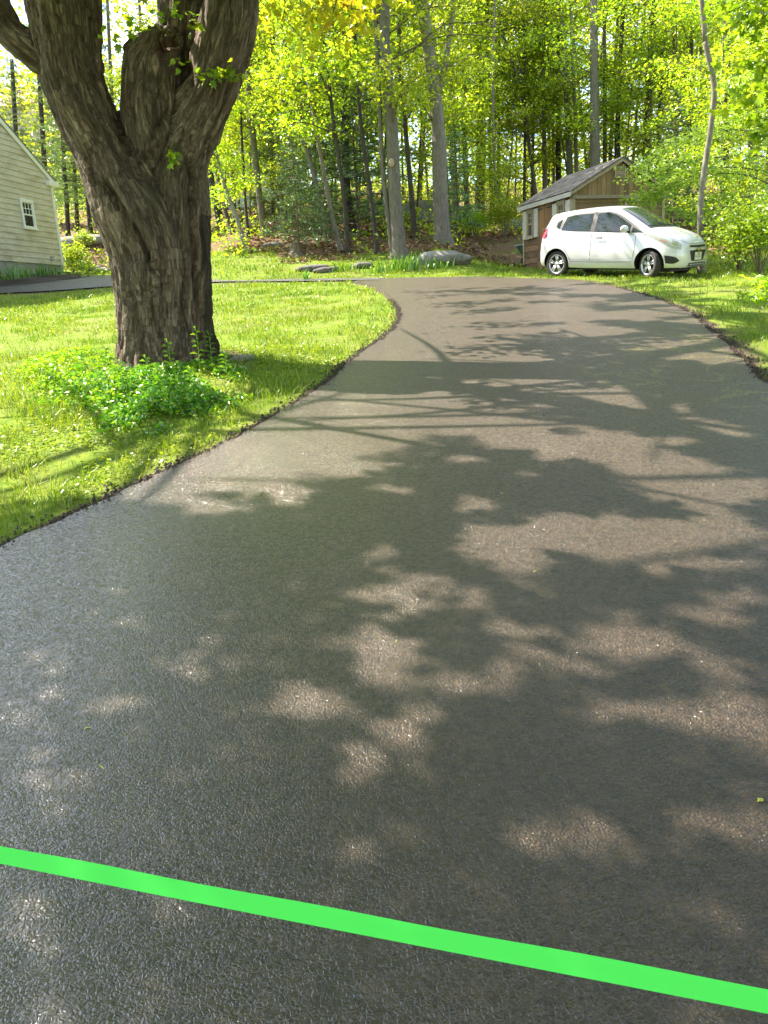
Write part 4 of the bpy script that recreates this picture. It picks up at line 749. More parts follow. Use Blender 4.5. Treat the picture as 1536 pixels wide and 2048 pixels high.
# taller lanceolate stalks
for i,(px,py,hh) in enumerate(((345,775,.42),(402,762,.5),(300,790,.34),(250,800,.34),(455,770,.3),(220,775,.4),(385,800,.3),(330,815,.28),(170,780,.36),(425,745,.4))):
    B0=gat(px,py); e=empty('leafy_weed',B0,None,'weed'); e['label']=['tall upright leafy weed in front of the maple trunk','tallest pointed leafy weed at the right foot of the maple','leafy weed left of centre below the maple trunk','leafy weed standing before the left edge of the maple trunk','leafy weed near the right end of the weed patch','leafy weed just left of the maple trunk','low leafy weed in front of the maple\'s right side','leafy weed lowest in the patch near the grass','leafy weed in the sunny left part of the patch','leafy weed against the dark cleft of the maple'][i]
    b=MB(); b.tube([(0,0,-.02),(.01,0,hh*.6),(.0,.01,hh)],[.004,.003,.002],5); b.build('stem',M['weed_lime'],e); V=[];F=[]
    for k in range(16):
        z=hh*(.25+.75*k/15); az=k*2.4; d=np.array([math.cos(az),math.sin(az),0]); s_=np.array([-d[1],d[0],0])*.014; L_=.11*(1-.45*k/15); p=np.array([0,0,z]); b0=len(V)
        V+=[p,p+d*L_*.45+s_+[0,0,.03],p+d*L_+[0,0,.01],p+d*L_*.45-s_+[0,0,.03]]; F+=[(b0,b0+1,b0+2),(b0,b0+2,b0+3)]
    obj('leaf_whorl',V,F,M['weed'],e)
# ------------------------------------------------------------------ stones, stump, ditch
def rock(px,py,sx,sy,sz,label,mat,seed,name='boulder',sub=3,rz=0):
    B0=gat(px,py); bpy_me=bpy.data.meshes.new('rock'); import bmesh; bm=bmesh.new(); bmesh.ops.create_icosphere(bm,subdivisions=sub,radius=1); v=np.array([q.co[:] for q in bm.verts]); 
    d=1+.5*(fbm(v*1.1+seed,3,seed)-.45)+.22*(fbm(v*3+seed,3,seed+3)-.45); v=v*d[:,None]; v=np.sign(v)*np.abs(v)**.85*[sx,sy,sz]
    for q,p in zip(bm.verts,v): q.co=p
    bm.to_mesh(bpy_me); bm.free(); bpy_me.materials.append(mat); bpy_me.polygons.foreach_set('use_smooth',[True]*len(bpy_me.polygons)); o=link(bpy.data.objects.new(name,bpy_me)); o.location=Vector(B0)+Vector((0,0,sz*.25)); o.rotation_euler=(0,0,rz); return tag(o,label,'rock')
M['rock']=simple('lichened_granite',(.22,.21,.19),.9,0,.35,9,bump=.03,dirt=(.13,.13,.09),dscale=2.5); M['rock_dark']=simple('dark_fieldstone',(.11,.10,.09),.9,0,.35,9,bump=.03)
rock(884,524,.80,.5,.25,'big pale grey boulder at the lawn edge by the forked grey tree',M['rock'],3,sub=4); rock(548,487,.45,.3,.12,'flat pale stone flush with the grass left of the stump',M['rock'],5,'flat_stone')
rock(628,541,.5,.22,.12,'flat dark stone capping the ditch, left one',M['rock_dark'],6,'ditch_stone'); rock(656,543,.42,.22,.10,'flat dark stone at the right end of the ditch',M['rock_dark'],8,'ditch_stone'); rock(725,536,.3,.2,.12,'small dark stone between the grass clumps by the ditch',M['rock_dark'],9,'ditch_stone')
rock(848,434,1.3,.9,.55,'mossy boulder up the slope behind the near-black trunk',M['rock'],11); rock(905,432,1.2,.7,.5,'boulder up the slope right of the forked grey tree',M['rock'],12); rock(742,430,1.2,.8,.5,'grey boulder up the slope behind the slim dark trunks',M['rock'],13); rock(1030,462,.5,.4,.3,'small boulder left of the shed',M['rock'],15)
rock(205,546,.28,.2,.14,'garden stone beside the low mound at the house corner',M['rock'],16,'garden_stone'); rock(188,541,.3,.2,.16,'pale garden stone behind the low mound',M['rock'],17,'garden_stone'); rock(486,728,.16,.1,.05,'small flat stone in the grass right of the old maple',M['rock'],18,'flat_stone'); rock(180,492,1.5,.6,.3,'pale stone edging of the far flower bed left of the maple',M['rock'],19,'bed_stone')
B0=gat(592,512); st_=empty('tree_stump',B0,'low dark rotting stump at the lawn edge under the pine sapling','stump'); V,F=tube([(0,0,-.1),(0,0,.03),(0,0,.12),(.02,0,.36)],[.36,.27,.2,.19],14,True,rng,.08); obj('stump_wood',V,F,M['bark_brown'],st_)
V,F=tube([(.02,0,.362),(.02,0,.372)],[.165,.16],14); obj('cut_face',V,F,simple('grey_cut_wood',(.22,.17,.12),.9,0,.3,25),st_)
# distant houses
def dist_house(loc,rz,w_,l_,h_,wc,rc,label):
    e=empty('distant_house',loc,label,'house',rz=rz); MB().box((-w_/2,-l_/2,-1),(w_/2,l_/2,h_)).prism([(-w_/2,-l_/2,h_),(w_/2,-l_/2,h_),(0,-l_/2,h_+w_*.33)],(0,l_,0)).build('wall',simple('painted_wall',wc,.7),e)
    rf_=MB(); 
    for s in (-1,1): rf_.prism([(s*(w_/2+.3),-l_/2-.3,h_-.15),(s*(w_/2+.3),-l_/2-.3,h_+.03),(0,-l_/2-.3,h_+w_*.33+.2),(0,-l_/2-.3,h_+w_*.33+.02)],(0,l_+.6,0))
    rf_.build('roof',simple('shingled_roof',rc,.9,0,.2,3),e)
    for k in range(3):
        y=-l_/2+l_*(k+.5)/3; MB().box((-w_/2-.03,y-.45,h_*.45),(-w_/2+.02,y+.45,h_*.8)).build('window',M['glass'],e); MB().box((w_/2-.02,y-.45,h_*.45),(w_/2+.03,y+.45,h_*.8)).build('window',M['glass'],e)
    for k in (-1,1): MB().box((k*w_*.25-.4,-l_/2-.03,h_*.45),(k*w_*.25+.4,-l_/2+.02,h_*.8)).build('window',M['glass'],e)
q=atd(462,400,54); dist_house((q[0],54,float(H(q[0],54))-.2),.2,8,9,2.9,(.62,.68,.78),(.3,.3,.32),'pale blue house glimpsed far through the trees right of the maple')
q=atd(20,175,48); q=atd(30,178,80); dist_house((q[0],80,q[2]-12),1.3,7,9,9.6,(.5,.4,.4),(.42,.25,.24),'distant house whose reddish roof shows above the pines at the upper left')
# ------------------------------------------------------------------ barricade tape
pl=atd(-30,1704,1.52); pr=atd(1566,2009,.99); e=empty('barricade_tape',(0,1.4,.3),'bright green plastic barricade tape stretched low across the wet driveway','tape'); b=np.array(e.location)
wv=.0376; P=[]; 
u=(pr-pl); A0=pl-u*1.2; A1=pr+u*.9; V=[];F=[]; nn=80
for i in range(nn+1):
    t=i/nn; p=A0*(1-t)+A1*t; up=np.array([0,.45,.85]); up/=np.linalg.norm(up); wob=.0008*math.sin(t*21)
    tt=(t*(1+1.2+.9)-1.2); tt=min(max(tt,0),1); sag=-.0*4*tt*(1-tt); p=p+[0,wob,sag]; wl=wv; p[2]=max(p[2],float(H(p[0],p[1]))+.05) if t<.38 else p[2]; V+=[p-b-up*wl/2,p-b+up*wl/2+[0,.0015*math.sin(t*60),0]]
F=[(2*i,2*i+2,2*i+3,2*i+1) for i in range(nn)]
tm,t,o=newmat('fluorescent_tape'); d_=N(t,'BsdfPrincipled',{'Base Color':(.11,1,.13,1),'Roughness':.45,'Specular IOR Level':.2}); tr=N(t,'BsdfTranslucent',{'Color':(.12,1,.14,1)}); t.links.new(N(t,'MixShader',{0:.4,1:d_.outputs[0],2:tr.outputs[0]}).outputs[0],o.inputs[0])
tp=obj('ribbon',V,F,tm,e,False)
# ------------------------------------------------------------------ catkins and fallen bits on the asphalt
CT=[(560,1226,.055,.2,'pale yellow-green catkin stalk left of centre on the asphalt'),(795,1294,.035,1.1,'small forked yellow catkin in the middle of the driveway'),(206,1546,.05,2.2,'pale green catkin on the wet asphalt at the lower left'),(1072,1153,.03,.4,'small yellow leaf on the asphalt near the sunlit patch'),(892,1462,.025,.9,'tiny yellow catkin below the centre of the driveway'),(1521,1381,.05,-.1,'pale green catkin at the right edge of the picture'),(1519,1616,.022,.5,'small yellow leaf in the sunlit patch at the right edge'),(1003,995,.04,2.4,'thin pale twig on the asphalt beyond the sunlit patches'),(580,1440,.02,1.9,'dark speck of leaf on the left half of the asphalt'),(177,1470,.02,.3,'tiny green fleck left on the wet asphalt'),(735,1385,.03,.7,'thin pale catkin below the forked one')]
cm_=simple('catkin',(.5,.5,.10),.7,0,.2,40)
for px,py,L_,az,lab in CT:
    p=at(px,py); B0=(p[0],p[1],p[2]+.024); b=MB(); d=np.array([math.cos(az),math.sin(az),0]); s=np.array([-d[1],d[0],0]); P=spline([-d*L_/2,s*L_*.08+[0,0,.004],d*L_/2+s*L_*.1],4); b.tube(P,np.linspace(.0022,.0012,len(P)),5); b.tube([d*L_*.35,d*L_*.1+s*L_*.3+[0,0,.003]],[.0015,.001],4)
    if 'leaf' in lab and 'dark' not in lab: b.add([-d*.01,s*.009+[0,0,.003],d*.014,-s*.009+[0,0,.003]],[(0,1,2),(0,2,3)])
    o=b.build('fallen_catkin' if 'leaf' not in lab else 'fallen_leaf',cm_ if 'dark' not in lab else M['bark_dark']); o.location=B0; tag(o,lab,'catkin' if 'leaf' not in lab else 'leaf')
# ------------------------------------------------------------------ shed
F0=np.array([.182*24.9,24.9]); e1=np.array([-.278,.96]); e1/=np.hypot(*e1); 
r=ray(1048,541); fz=1.55+r[2]/r[1]*24.9; F0=np.array([r[0]/r[1]*24.9,24.9])
sw=Wall(F0,-e1); s_near=sw.pt(1145,400)[0]; N0=F0-e1*s_near; print('shed near corner',N0,'len',s_near,'floor z',fz)
SL=s_near; SZ=fz; rzS=math.atan2(-e1[0],e1[1]); shed=empty('garden_shed',(N0[0],N0[1],SZ),'small weathered wooden shed with grey shingle roof and white shutters behind the car','shed',rz=rzS)
e2=np.array([e1[1],-e1[0]]); gw=Wall(N0,e2); SW=gw.pt(1327,390)[0]; zea=sw.pt(1146,383)[1]-SZ; zap=gw.pt(1236,322)[1]-SZ; print('shed w',SW,'eave',zea,'apex',zap); SW=max(SW,2.6)
def L(px,py): s,z=sw.pt(px,py); return SL-s, z-SZ    # local y, z on left wall
def wood(name,c1,c2,sc3,scale=14,warm=None):
    m,t,o=newmat(name); v=objco(t,sc3); n=noise(t,v,scale,6,.7,.3); c=ramp(t,n,[(.3,c1),(.7,c2)]); geo=N(t,'NewGeometry'); rv=ramp(t,geo.outputs['Random Per Island'],[(0,(.62,.62,.62)),(1,(1.25,1.2,1.15))]); c=mix(t,1.,c,rv,'MULTIPLY')
    if warm is not None: c=mix(t,ramp(t,noise(t,objco(t),1.4,3),[(.45,0),(.62,.8)]),c,warm)
    b=N(t,'BsdfPrincipled',{'Base Color':c,'Roughness':.85,'Normal':N(t,'Bump',{'Strength':.6,'Distance':.006,'Height':n}).outputs[0]}); t.links.new(b.outputs[0],o.inputs[0]); return m
M['wB']=wood('weathered_lap_wood',(.12,.068,.042),(.28,.165,.105),(1,.3,4)); M['wG']=wood('gable_wood',(.17,.112,.05),(.33,.23,.11),(5,1,.3)); M['wD']=wood('door_planks',(.13,.075,.04),(.28,.17,.095),(5,5,.3),warm=(.38,.19,.08)); M['trimw']=wood('weathered_trim',(.26,.22,.15),(.42,.36,.26),(1,1,1)); M['shut']=simple('white_shutter',(.60,.54,.52),.7,0,.15,8)
ti=.02
MB().prism([(.03,.03,0),(SW-.03,.03,0),(SW-.03,.03,zea),(SW/2,.03,zap-.03),(.03,.03,zea)],(0,SL-.06,0)).build('core_wall',M['wB'],shed)
lap=MB(); e_=.175; z=0
dy0,_=L(1106,450); dy1,_=L(1079,450); dy0,dy1=min(dy0,dy1),max(dy0,dy1)
while z<zea-.01:
    z1=min(z+e_,zea)
    for (a_,b_) in ((.0,dy0-.0),(dy1,SL)):
        lap.add([(-.022,a_,z),(-.022,b_,z),(-.002,b_,z1+.006),(-.002,a_,z1+.006),(.02,a_,z),(.02,b_,z)],[(0,1,2,3),(4,5,1,0)])
    lap.add([(0,-.022,z),(SW,-.022,z),(SW,-.002,z1+.006),(0,-.002,z1+.006),(0,.02,z),(SW,.02,z)],[(0,1,2,3)[::-1],(4,5,1,0)[::-1]]); z+=e_
lap.build('lap_siding',M['wB'],shed)
# greener lapped gable wall boards, proud
gl=MB(); z=0
while z<zea-.22:
    z1=z+e_; gl.add([(.06,-.030,z),(SW-.06,-.030,z),(SW-.06,-.008,z1+.006),(.06,-.008,z1+.006)],[(0,1,2,3)]); z+=e_
gl.build('gable_lap_boards',M['wG'],shed)
gv=MB(); nb=20
for k in range(nb):
    x0=SW*k/nb; x1=SW*(k+1)/nb-.008
    def zt(x): return zea-.02+(zap-zea)*(1-abs(x-SW/2)/(SW/2))
    gv.add([(x0,-.045-.004*(k%2),zea-.14),(x1,-.045-.004*(k%2),zea-.14),(x1,-.045-.004*(k%2),max(zt(x1),zea-.13)),(x0,-.045-.004*(k%2),max(zt(x0),zea-.13))],[(0,1,2,3)])
gv.build('gable_boards',M['wG'],shed)
MB().box((-.03,-.075,zea-.19),(SW+.03,-.05,zea-.10)).build('belt_board',M['trimw'],shed,bevel=.004)
tr=MB(); tr.box((-.035,-.05,0),(.06,-.032,zea-.19)); tr.box((-.035,-.031,0),(-.024,.07,zea)); tr.box((SW-.06,-.05,0),(SW+.03,-.032,zea-.19)); tr.box((-.035,SL-.08,0),(-.024,SL,zea)); tr.build('corner_trim',M['trimw'],shed)
sl_=(zap-zea)/(SW/2); oh=.14
rk=MB(); 
for sg in (0,1):
    xa=-oh if not sg else SW+oh; rk.prism([(xa,-.16,zea-oh*sl_-.03),(xa,-.16,zea-oh*sl_+.08),(SW/2,-.16,zap+.10),(SW/2,-.16,zap-.03)],(0,.028,0))
rk.build('rake_board',M['trimw'],shed)
MB().box((-oh-.02,-.15,zea-oh*sl_-.06),(-oh+.012,SL+.12,zea-oh*sl_+.055)).build('fascia',simple('pale_fascia',(.5,.46,.44),.7),shed)
# shingle courses
def shing(name,c):
    m,t,o=newmat(name); geo=N(t,'NewGeometry'); v=objco(t); c_=ramp(t,geo.outputs['Random Per Island'],[(0,np.array(c)*.55),(.5,c),(1,np.array(c)*1.35)]); c_=mix(t,ramp(t,noise(t,v,3,4),[(.5,0),(.7,.4)]),c_,(.08,.09,.05))
    b=N(t,'BsdfPrincipled',{'Base Color':c_,'Roughness':.95}); t.links.new(b.outputs[0],o.inputs[0]); return m
roof=MB(); roof.prism([(-oh,-.19,zea-oh*sl_+.06),(SW/2,-.19,zap+.085),(SW+oh,-.19,zea-oh*sl_+.06),(SW/2,-.19,zap+.06)] ,(0,SL+.32,0)); ro=roof.build('roof',M['shingle'],shed)
sg=MB(); ln=math.hypot(SW/2+oh,zap-zea+oh*sl_); nr=13; rs=np.random.default_rng(4)
for side in (0,1):
    for k in range(nr):
        u0=k/nr; u1=min(1,(k+1.15)/nr); y=-.19-(k%2)*.08
        while y<SL+.13:
            w_=rs.uniform(.13,.22); ya,yb=max(y,-.19),min(y+w_-.007,SL+.13)
            if yb>ya:
                def pt(u,yy,h): x=-oh+(SW/2+oh)*u; x=SW-x if side else x; return (x,yy,zea-oh*sl_+.09+(SW/2+oh)*u*sl_+h)
                V=[pt(u0,ya,.016),pt(u0,yb,.016),pt(u1,yb,.003),pt(u1,ya,.003),pt(u0,ya,-.004),pt(u0,yb,-.004)]; sg.add(V,[(0,1,2,3),(4,5,1,0)])
            y+=w_
sg.build('shingles',shing('weathered_shingle',(.27,.225,.205)),ro)
# gable vent
vx,vz=gw.pt(1238,345); vz-=SZ; v_=MB(); v_.box((vx-.17,-.075,vz-.15),(vx+.17,-.052,vz-.12)); v_.box((vx-.17,-.075,vz+.12),(vx+.17,-.052,vz+.15)); v_.box((vx-.17,-.075,vz-.12),(vx-.14,-.052,vz+.12)); v_.box((vx+.14,-.075,vz-.12),(vx+.17,-.052,vz+.12))
for k in range(5): v_.box((vx-.14,-.066,vz-.11+k*.05),(vx+.14,-.053,vz-.08+k*.05))
v_.build('gable_vent',M['trimw'],shed)
# door
zt_=L(1092,398)[1]; dr=MB(); nb=8; dz=.06
for k in range(nb):
    a_=dy0+(dy1-dy0)*k/nb+.005; b_=dy0+(dy1-dy0)*(k+1)/nb-.005
    if k==nb//2-1: b_-=.008
    if k==nb//2: a_+=.008
    dr.box((-.045,a_,-.02),(-.0,b_,zt_))
dd=dr.build('door',M['wD'],shed)
ly=(dy0+dy1)/2; lz=L(1092,458)[1]; lt=MB(); lt.box((-.062,ly-.12,lz-.02),(-.047,ly+.10,lz+.02)); lt.box((-.085,ly-.035,lz-.09),(-.063,ly+.025,lz-.02)); lt.tube([(-.07,ly-.03,lz-.01),(-.075,ly-.005,lz+.03),(-.07,ly+.02,lz-.01)],[.006]*3,6); lt.build('latch',simple('dull_steel',(.45,.45,.44),.4,.8),dd)
hg=MB()
for zz in (.25,zt_-.25):
    for a_,b_ in ((dy0,dy0+.28),(dy1-.28,dy1)): hg.box((-.052,a_,zz-.02),(-.046,b_,zz+.02))
hg.build('hinge',simple('black_iron',(.03,.03,.03),.6),dd)
M['oldglass']=simple('dusty_shed_glass',(.09,.085,.08),.12,0,.3,4)
for (xa,xb,lab) in ((1058,1068,1),(1118.5,1130.5,2)):
    ya,_=L(xa,450); yb,_=L(xb,450); ya,yb=min(ya,yb),max(ya,yb); cy=(ya+yb)/2; w_=(yb-ya); zc1=L((xa+xb)/2,424 if lab==1 else 408)[1]; zc0=L((xa+xb)/2,473 if lab==1 else 462)[1]; h_=zc1-zc0; print('shed win',cy,w_,zc0,zc1)
    M4=Matrix.Translation((-.024,cy,(zc0+zc1)/2))@Matrix.Rotation(math.pi,4,'Z'); dh_window(shed,0,0,w_*.9,h_,M4,True,M['trimw'],M['oldglass'],2)
    for s_ in (-1,1):
        sx_=cy+s_*(w_/2+.20); sb=MB(); hw_=.115; z0,z1=zc0-.05,zc1+.05; sb.box((-.055,sx_-hw_,z0),(-.028,sx_-hw_+.03,z1)); sb.box((-.055,sx_+hw_-.03,z0),(-.028,sx_+hw_,z1)); sb.box((-.054,sx_-hw_+.03,z0),(-.028,sx_+hw_-.03,z0+.05)); sb.box((-.054,sx_-hw_+.03,z1-.05),(-.028,sx_+hw_-.03,z1))
        for k in range(12): zz=z0+.05+(z1-z0-.1)*k/12; sb.add([(-.05,sx_-hw_+.03,zz),(-.05,sx_+hw_-.03,zz),(-.03,sx_+hw_-.03,zz+.075),(-.03,sx_-hw_+.03,zz+.075)],[(0,1,2,3)])
        sb.build('shutter',M['shut'],shed)
gp=float(HG(*(N0+e1*1.4))[0]); 
for (lx,lyy) in ((.1,SL*.5),(.1,SL-.25),(.15,.2),(SW-.2,.2),(SW-.2,SL-.2)): MB().box((lx-.14,lyy-.1,-.6),(lx+.14,lyy+.1,-.02)).build('concrete_block',M['conc'],shed,bevel=.01)
# garden cart behind the far corner
cb=GG(F0[0]+.52,F0[1]+.35); cart=empty('garden_cart',cb,'green plastic garden cart half hidden behind the far corner of the shed','cart',rz=.5); tb=MB(); 
o0=[(-.62,-.36,.62),(.5,-.36,.62),(.5,.36,.62),(-.62,.36,.62)]; i0=[(-.45,-.24,.3),(.36,-.24,.3),(.36,.24,.3),(-.45,.24,.3)]; o1=[(x*.95,y*.93,z-.0) for x,y,z in o0]; i1=[(x*.95,y*.92,z+.02) for x,y,z in i0]
tb.add(o0+i0+o1+i1,[(0,1,5,4),(1,2,6,5),(2,3,7,6),(3,0,4,7),(7,6,5,4),(9,8,12,13),(10,9,13,14),(11,10,14,15),(8,11,15,12),(12,15,14,13),(0,8,9,1),(1,9,10,2),(2,10,11,3),(3,11,8,0)]); tb.build('tub',simple('green_plastic_tub',(.05,.10,.075),.5),cart,bevel=.01)
rm=MB(); 
for a_,b_ in (((-.65,-.39,.61),(.53,-.35,.64)),((-.65,.35,.61),(.53,.39,.64)),((-.65,-.35,.61),(-.61,.35,.64)),((.49,-.35,.61),(.53,.35,.64))): rm.box(a_,b_)
rm.build('rim',simple('pale_rim',(.25,.33,.30),.4),cart)
def wheel(par,c,r_,w_,name='wheel',axis='Y'):
    prof=[(r_*.55,-w_*.42),(r_*.8,-w_*.5),(r_*.95,-w_*.42),(r_,-w_*.2),(r_,w_*.2),(r_*.95,w_*.42),(r_*.8,w_*.5),(r_*.55,w_*.42)]; return prof
for s in (-1,1):
    w_=MB().lathe([(.06,-.03),(.13,-.04),(.155,0),(.13,.04),(.06,.03),(.06,-.03)],(-.3,s*.3,.155),20,'Y').build('wheel',simple('cart_rubber',(.03,.03,.03),.8),cart,True); MB().lathe([(.0,-.03),(.07,-.028),(.07,.028),(0,.03)],(-.3,s*.3,.155),14,'Y').build('hub',simple('cart_hub',(.35,.35,.33),.5),w_,True)
fr=MB(); fr.tube([(-.3,-.3,.155),(-.3,.3,.155)],[.012]*2,6); fr.tube([(-.3,-.2,.155),(-.25,-.2,.3)],[.012]*2,6); fr.tube([(-.3,.2,.155),(-.25,.2,.3)],[.012]*2,6); fr.tube([(.3,0,.3),(.5,0,.12),(1.0,0,.06)],[.014]*3,6); fr.build('frame',simple('cart_steel',(.06,.06,.06),.5,.5),cart)
# ------------------------------------------------------------------ car
import bmesh
rw=at(1116,553); cy0,cy1=19.2,17.46; pr_=ray(1116,553); pf_=ray(1298,555); rp=np.array([pr_[0]/pr_[1]*cy0,cy0]); fp=np.array([pf_[0]/pf_[1]*cy1,cy1]); hd_=(fp-rp); print('wheelbase',np.hypot(*hd_)); hd_/=np.hypot(*hd_); lf=np.array([-hd_[1],hd_[0]])
ctr=(rp+fp)/2+lf*.70; zw=[float(HG(*(ctr+hd_*a_*1.19+lf*b_*.7))[0]) for a_,b_ in ((1,1),(1,-1),(-1,1),(-1,-1))]; zc=sum(zw)/4
vx_=Vector((hd_[0],hd_[1],((zw[0]+zw[1])-(zw[2]+zw[3]))/4/1.19)).normalized(); vy_=Vector((lf[0],lf[1],((zw[0]+zw[2])-(zw[1]+zw[3]))/4/.7)).normalized(); vz_=vx_.cross(vy_).normalized(); vy_=vz_.cross(vx_)
car=empty('parked_car',(ctr[0],ctr[1],zc),'white compact five-door hatchback parked on the grass in front of the shed, front wheels turned','car'); mm=Matrix((vx_,vy_,vz_)).transposed().to_4x4(); mm.translation=Vector((ctr[0],ctr[1],zc)); car.matrix_world=mm
ST=[(-1.76,.40,.50,.50,.47,.54,.40,.56),(-1.735,.30,.64,.60,.60,.66,.54,.69),(-1.70,.26,.72,.74,.68,.86,.60,.90),(-1.65,.235,.765,.90,.72,1.03,.62,1.07),(-1.58,.22,.79,.99,.735,1.18,.60,1.22),(-1.50,.21,.80,1.03,.745,1.32,.575,1.37),(-1.42,.20,.805,1.035,.75,1.37,.57,1.425),(-1.2,.20,.81,1.03,.76,1.395,.57,1.46),(-.9,.20,.81,1.01,.77,1.42,.575,1.49),(-.4,.19,.81,.975,.775,1.44,.58,1.52),(.05,.19,.81,.95,.775,1.435,.575,1.52),(.3,.19,.81,.94,.77,1.38,.58,1.475),(.6,.19,.81,.935,.765,1.24,.605,1.335),(.9,.19,.81,.93,.76,1.075,.65,1.165),(1.05,.19,.81,.92,.75,1.0,.68,1.075),(1.2,.19,.81,.90,.74,.955,.67,1.03),(1.4,.20,.80,.85,.72,.90,.62,.975),(1.55,.20,.785,.79,.69,.85,.58,.925),(1.68,.20,.74,.73,.64,.79,.53,.86),(1.78,.20,.67,.67,.57,.73,.46,.785),(1.85,.21,.56,.62,.47,.67,.38,.70),(1.885,.24,.42,.57,.34,.60,.27,.62)]
def sect(s):
    x,zb,w_,zbelt,wb,z6,w6,zt=s; return [(x,0,zb),(x,w_*.80,zb),(x,w_*.95,zb+.05),(x,w_,zb+(zbelt-zb)*.30),(x,w_*1.0,zb+(zbelt-zb)*.62),(x,(w_+wb)/2*1.0,zb+(zbelt-zb)*.85),(x,wb,zbelt),(x,(wb+w6)/2+.012,(zbelt+z6)/2),(x,w6,z6),(x,w6*.86,z6+(zt-z6)*.55),(x,w6*.5,z6+(zt-z6)*.9),(x,0,zt)]
secs=[spline(sect(s),4) for s in ST]; secs=np.array(secs); nS,nP=secs.shape[:2]; lon=np.array([spline(secs[:,j],4) for j in range(nP)]).transpose(1,0,2); nS=lon.shape[0]
full=np.concatenate([lon,lon[:,::-1][:,1:-1]*[1,-1,1]],1); nQ=full.shape[1]; V=full.reshape(-1,3); F=[(i*nQ+j,i*nQ+(j+1)%nQ,(i+1)*nQ+(j+1)%nQ,(i+1)*nQ+j) for i in range(nS-1) for j in range(nQ)]+[list(range(nQ)),list(range((nS-1)*nQ,nS*nQ))[::-1]]
F=[f[::-1] for f in F]
def carpaint():
    m,t,o=newmat('white_car_paint'); v=objco(t); b=N(t,'BsdfPrincipled',{'Base Color':mix(t,noise(t,v,3,3),(.56,.57,.58),(.60,.61,.62)),'Roughness':.28,'Metallic':.15,'Coat Weight':.6,'Coat Roughness':.06}); t.links.new(b.outputs[0],o.inputs[0]); return m
M['paint']=carpaint(); M['blk']=simple('black_plastic',(.015,.015,.015),.5); M['carglass']=simple('car_glass',(.02,.028,.032),.03,0,.2,2,spec=.6,coat=0); M['tyre']=simple('tyre_rubber',(.03,.028,.027),.8,0,.2,30); M['alloy']=simple('alloy_rim',(.62,.62,.63),.3,.75,.05)
_bm=bmesh.new(); _m=mk_mesh('tmp',V,F); _bm.from_mesh(_m); bmesh.ops.remove_doubles(_bm,verts=_bm.verts,dist=.0004); bmesh.ops.recalc_face_normals(_bm,faces=_bm.faces); V=[tuple(v.co) for v in _bm.verts]; F=[[v.index for v in f.verts] for f in _bm.faces]; _bm.free(); bpy.data.meshes.remove(_m)
body=obj('body',V,F,M['paint'],car,True)
bvh=BVHTree.FromPolygons([Vector(v) for v in V],F)
AX=1.1875
for sx_ in (-1,1):
    cu=MB(); cu.prism([(sx_*AX+(.01 if sx_>0 else 0)+.345*math.cos(a_),-1.2,.295+.345*math.sin(a_)) for a_ in np.linspace(0,2*math.pi,48,endpoint=False)],(0,2.4,0)); bx=bpy.data.objects.new('arch_cut',mk_mesh('arch_cut',cu.v,cu.f)); col.objects.link(bx); bx.parent=car; _b=bmesh.new(); _b.from_mesh(bx.data); bmesh.ops.recalc_face_normals(_b,faces=_b.faces); _b.to_mesh(bx.data); _b.free()
    md=body.modifiers.new('arch','BOOLEAN'); md.operation='DIFFERENCE'; md.solver='EXACT'; md.object=bx; md.use_self=True
# evaluate the booleans, then drop the cutters
bpy.context.view_layer.update(); dg=bpy.context.evaluated_depsgraph_get(); n0=len(body.data.vertices); nm=bpy.data.meshes.new_from_object(body.evaluated_get(dg)); print('arch cut',n0,len(nm.vertices)); body.modifiers.clear(); body.data=nm
for o in list(bpy.data.objects):
    if o.name.startswith('arch_cut'): bpy.data.objects.remove(o)
bm=bmesh.new(); bm.from_mesh(nm)
# remove the flat arch side walls so the wells stay dark inside: keep as wells
bm.to_mesh(nm); bm.free(); nm.materials.clear(); nm.materials.append(M['paint']); nm.materials.append(M['blk'])
for p in nm.polygons:
    c=p.center; 
    for sx_ in (-1,1):
        if abs(math.hypot(c.x-sx_*AX-(.01 if sx_>0 else 0),c.z-.295)-.345)<.012 and abs(c.y)<.80 and abs(p.normal.y)<.3: p.material_index=1
    if c.z<.24 and abs(p.normal.z)>.8: p.material_index=1
try: nm.set_sharp_from_angle(angle=R(38))
except Exception: pass
def proj(o,d,off=.004):
    h=bvh.ray_cast(Vector(o),Vector(d).normalized()); 
    if h[0] is None: return None
    return h[0]-Vector(d).normalized()*off
def patch(name,bot,top,mapf,mat,par,nu=14,nv_=5,off=.004,thick=.0):
    """surface patch between two curves given in projector coordinates"""
    B_=resamp3(bot,nu+1); T_=resamp3(top,nu+1); V=[];ok=True
    for i in range(nu+1):
        for j in range(nv_+1):
            q=B_[i]*(1-j/nv_)+T_[i]*(j/nv_); o_,d_=mapf(q); p=proj(o_,d_,off)
            if p is None: p=Vector(o_)+Vector(d_).normalized()*3
            V.append(p)
    F=[(i*(nv_+1)+j,(i+1)*(nv_+1)+j,(i+1)*(nv_+1)+j+1,i*(nv_+1)+j+1) for i in range(nu) for j in range(nv_)]
    o=obj(name,[tuple(v) for v in V],F,mat,par,True)
    if thick: md=o.modifiers.new('t','SOLIDIFY'); md.thickness=thick; md.offset=1
    return o
def resamp3(P,n):
    P=np.array(P,float)
    if len(P)>2: P=spline(P,6)
    d=np.r_[0,np.cumsum(np.linalg.norm(np.diff(P,axis=0),axis=1))]; s=np.linspace(0,d[-1],n); return np.stack([np.interp(s,d,P[:,k]) for k in range(P.shape[1])],1)
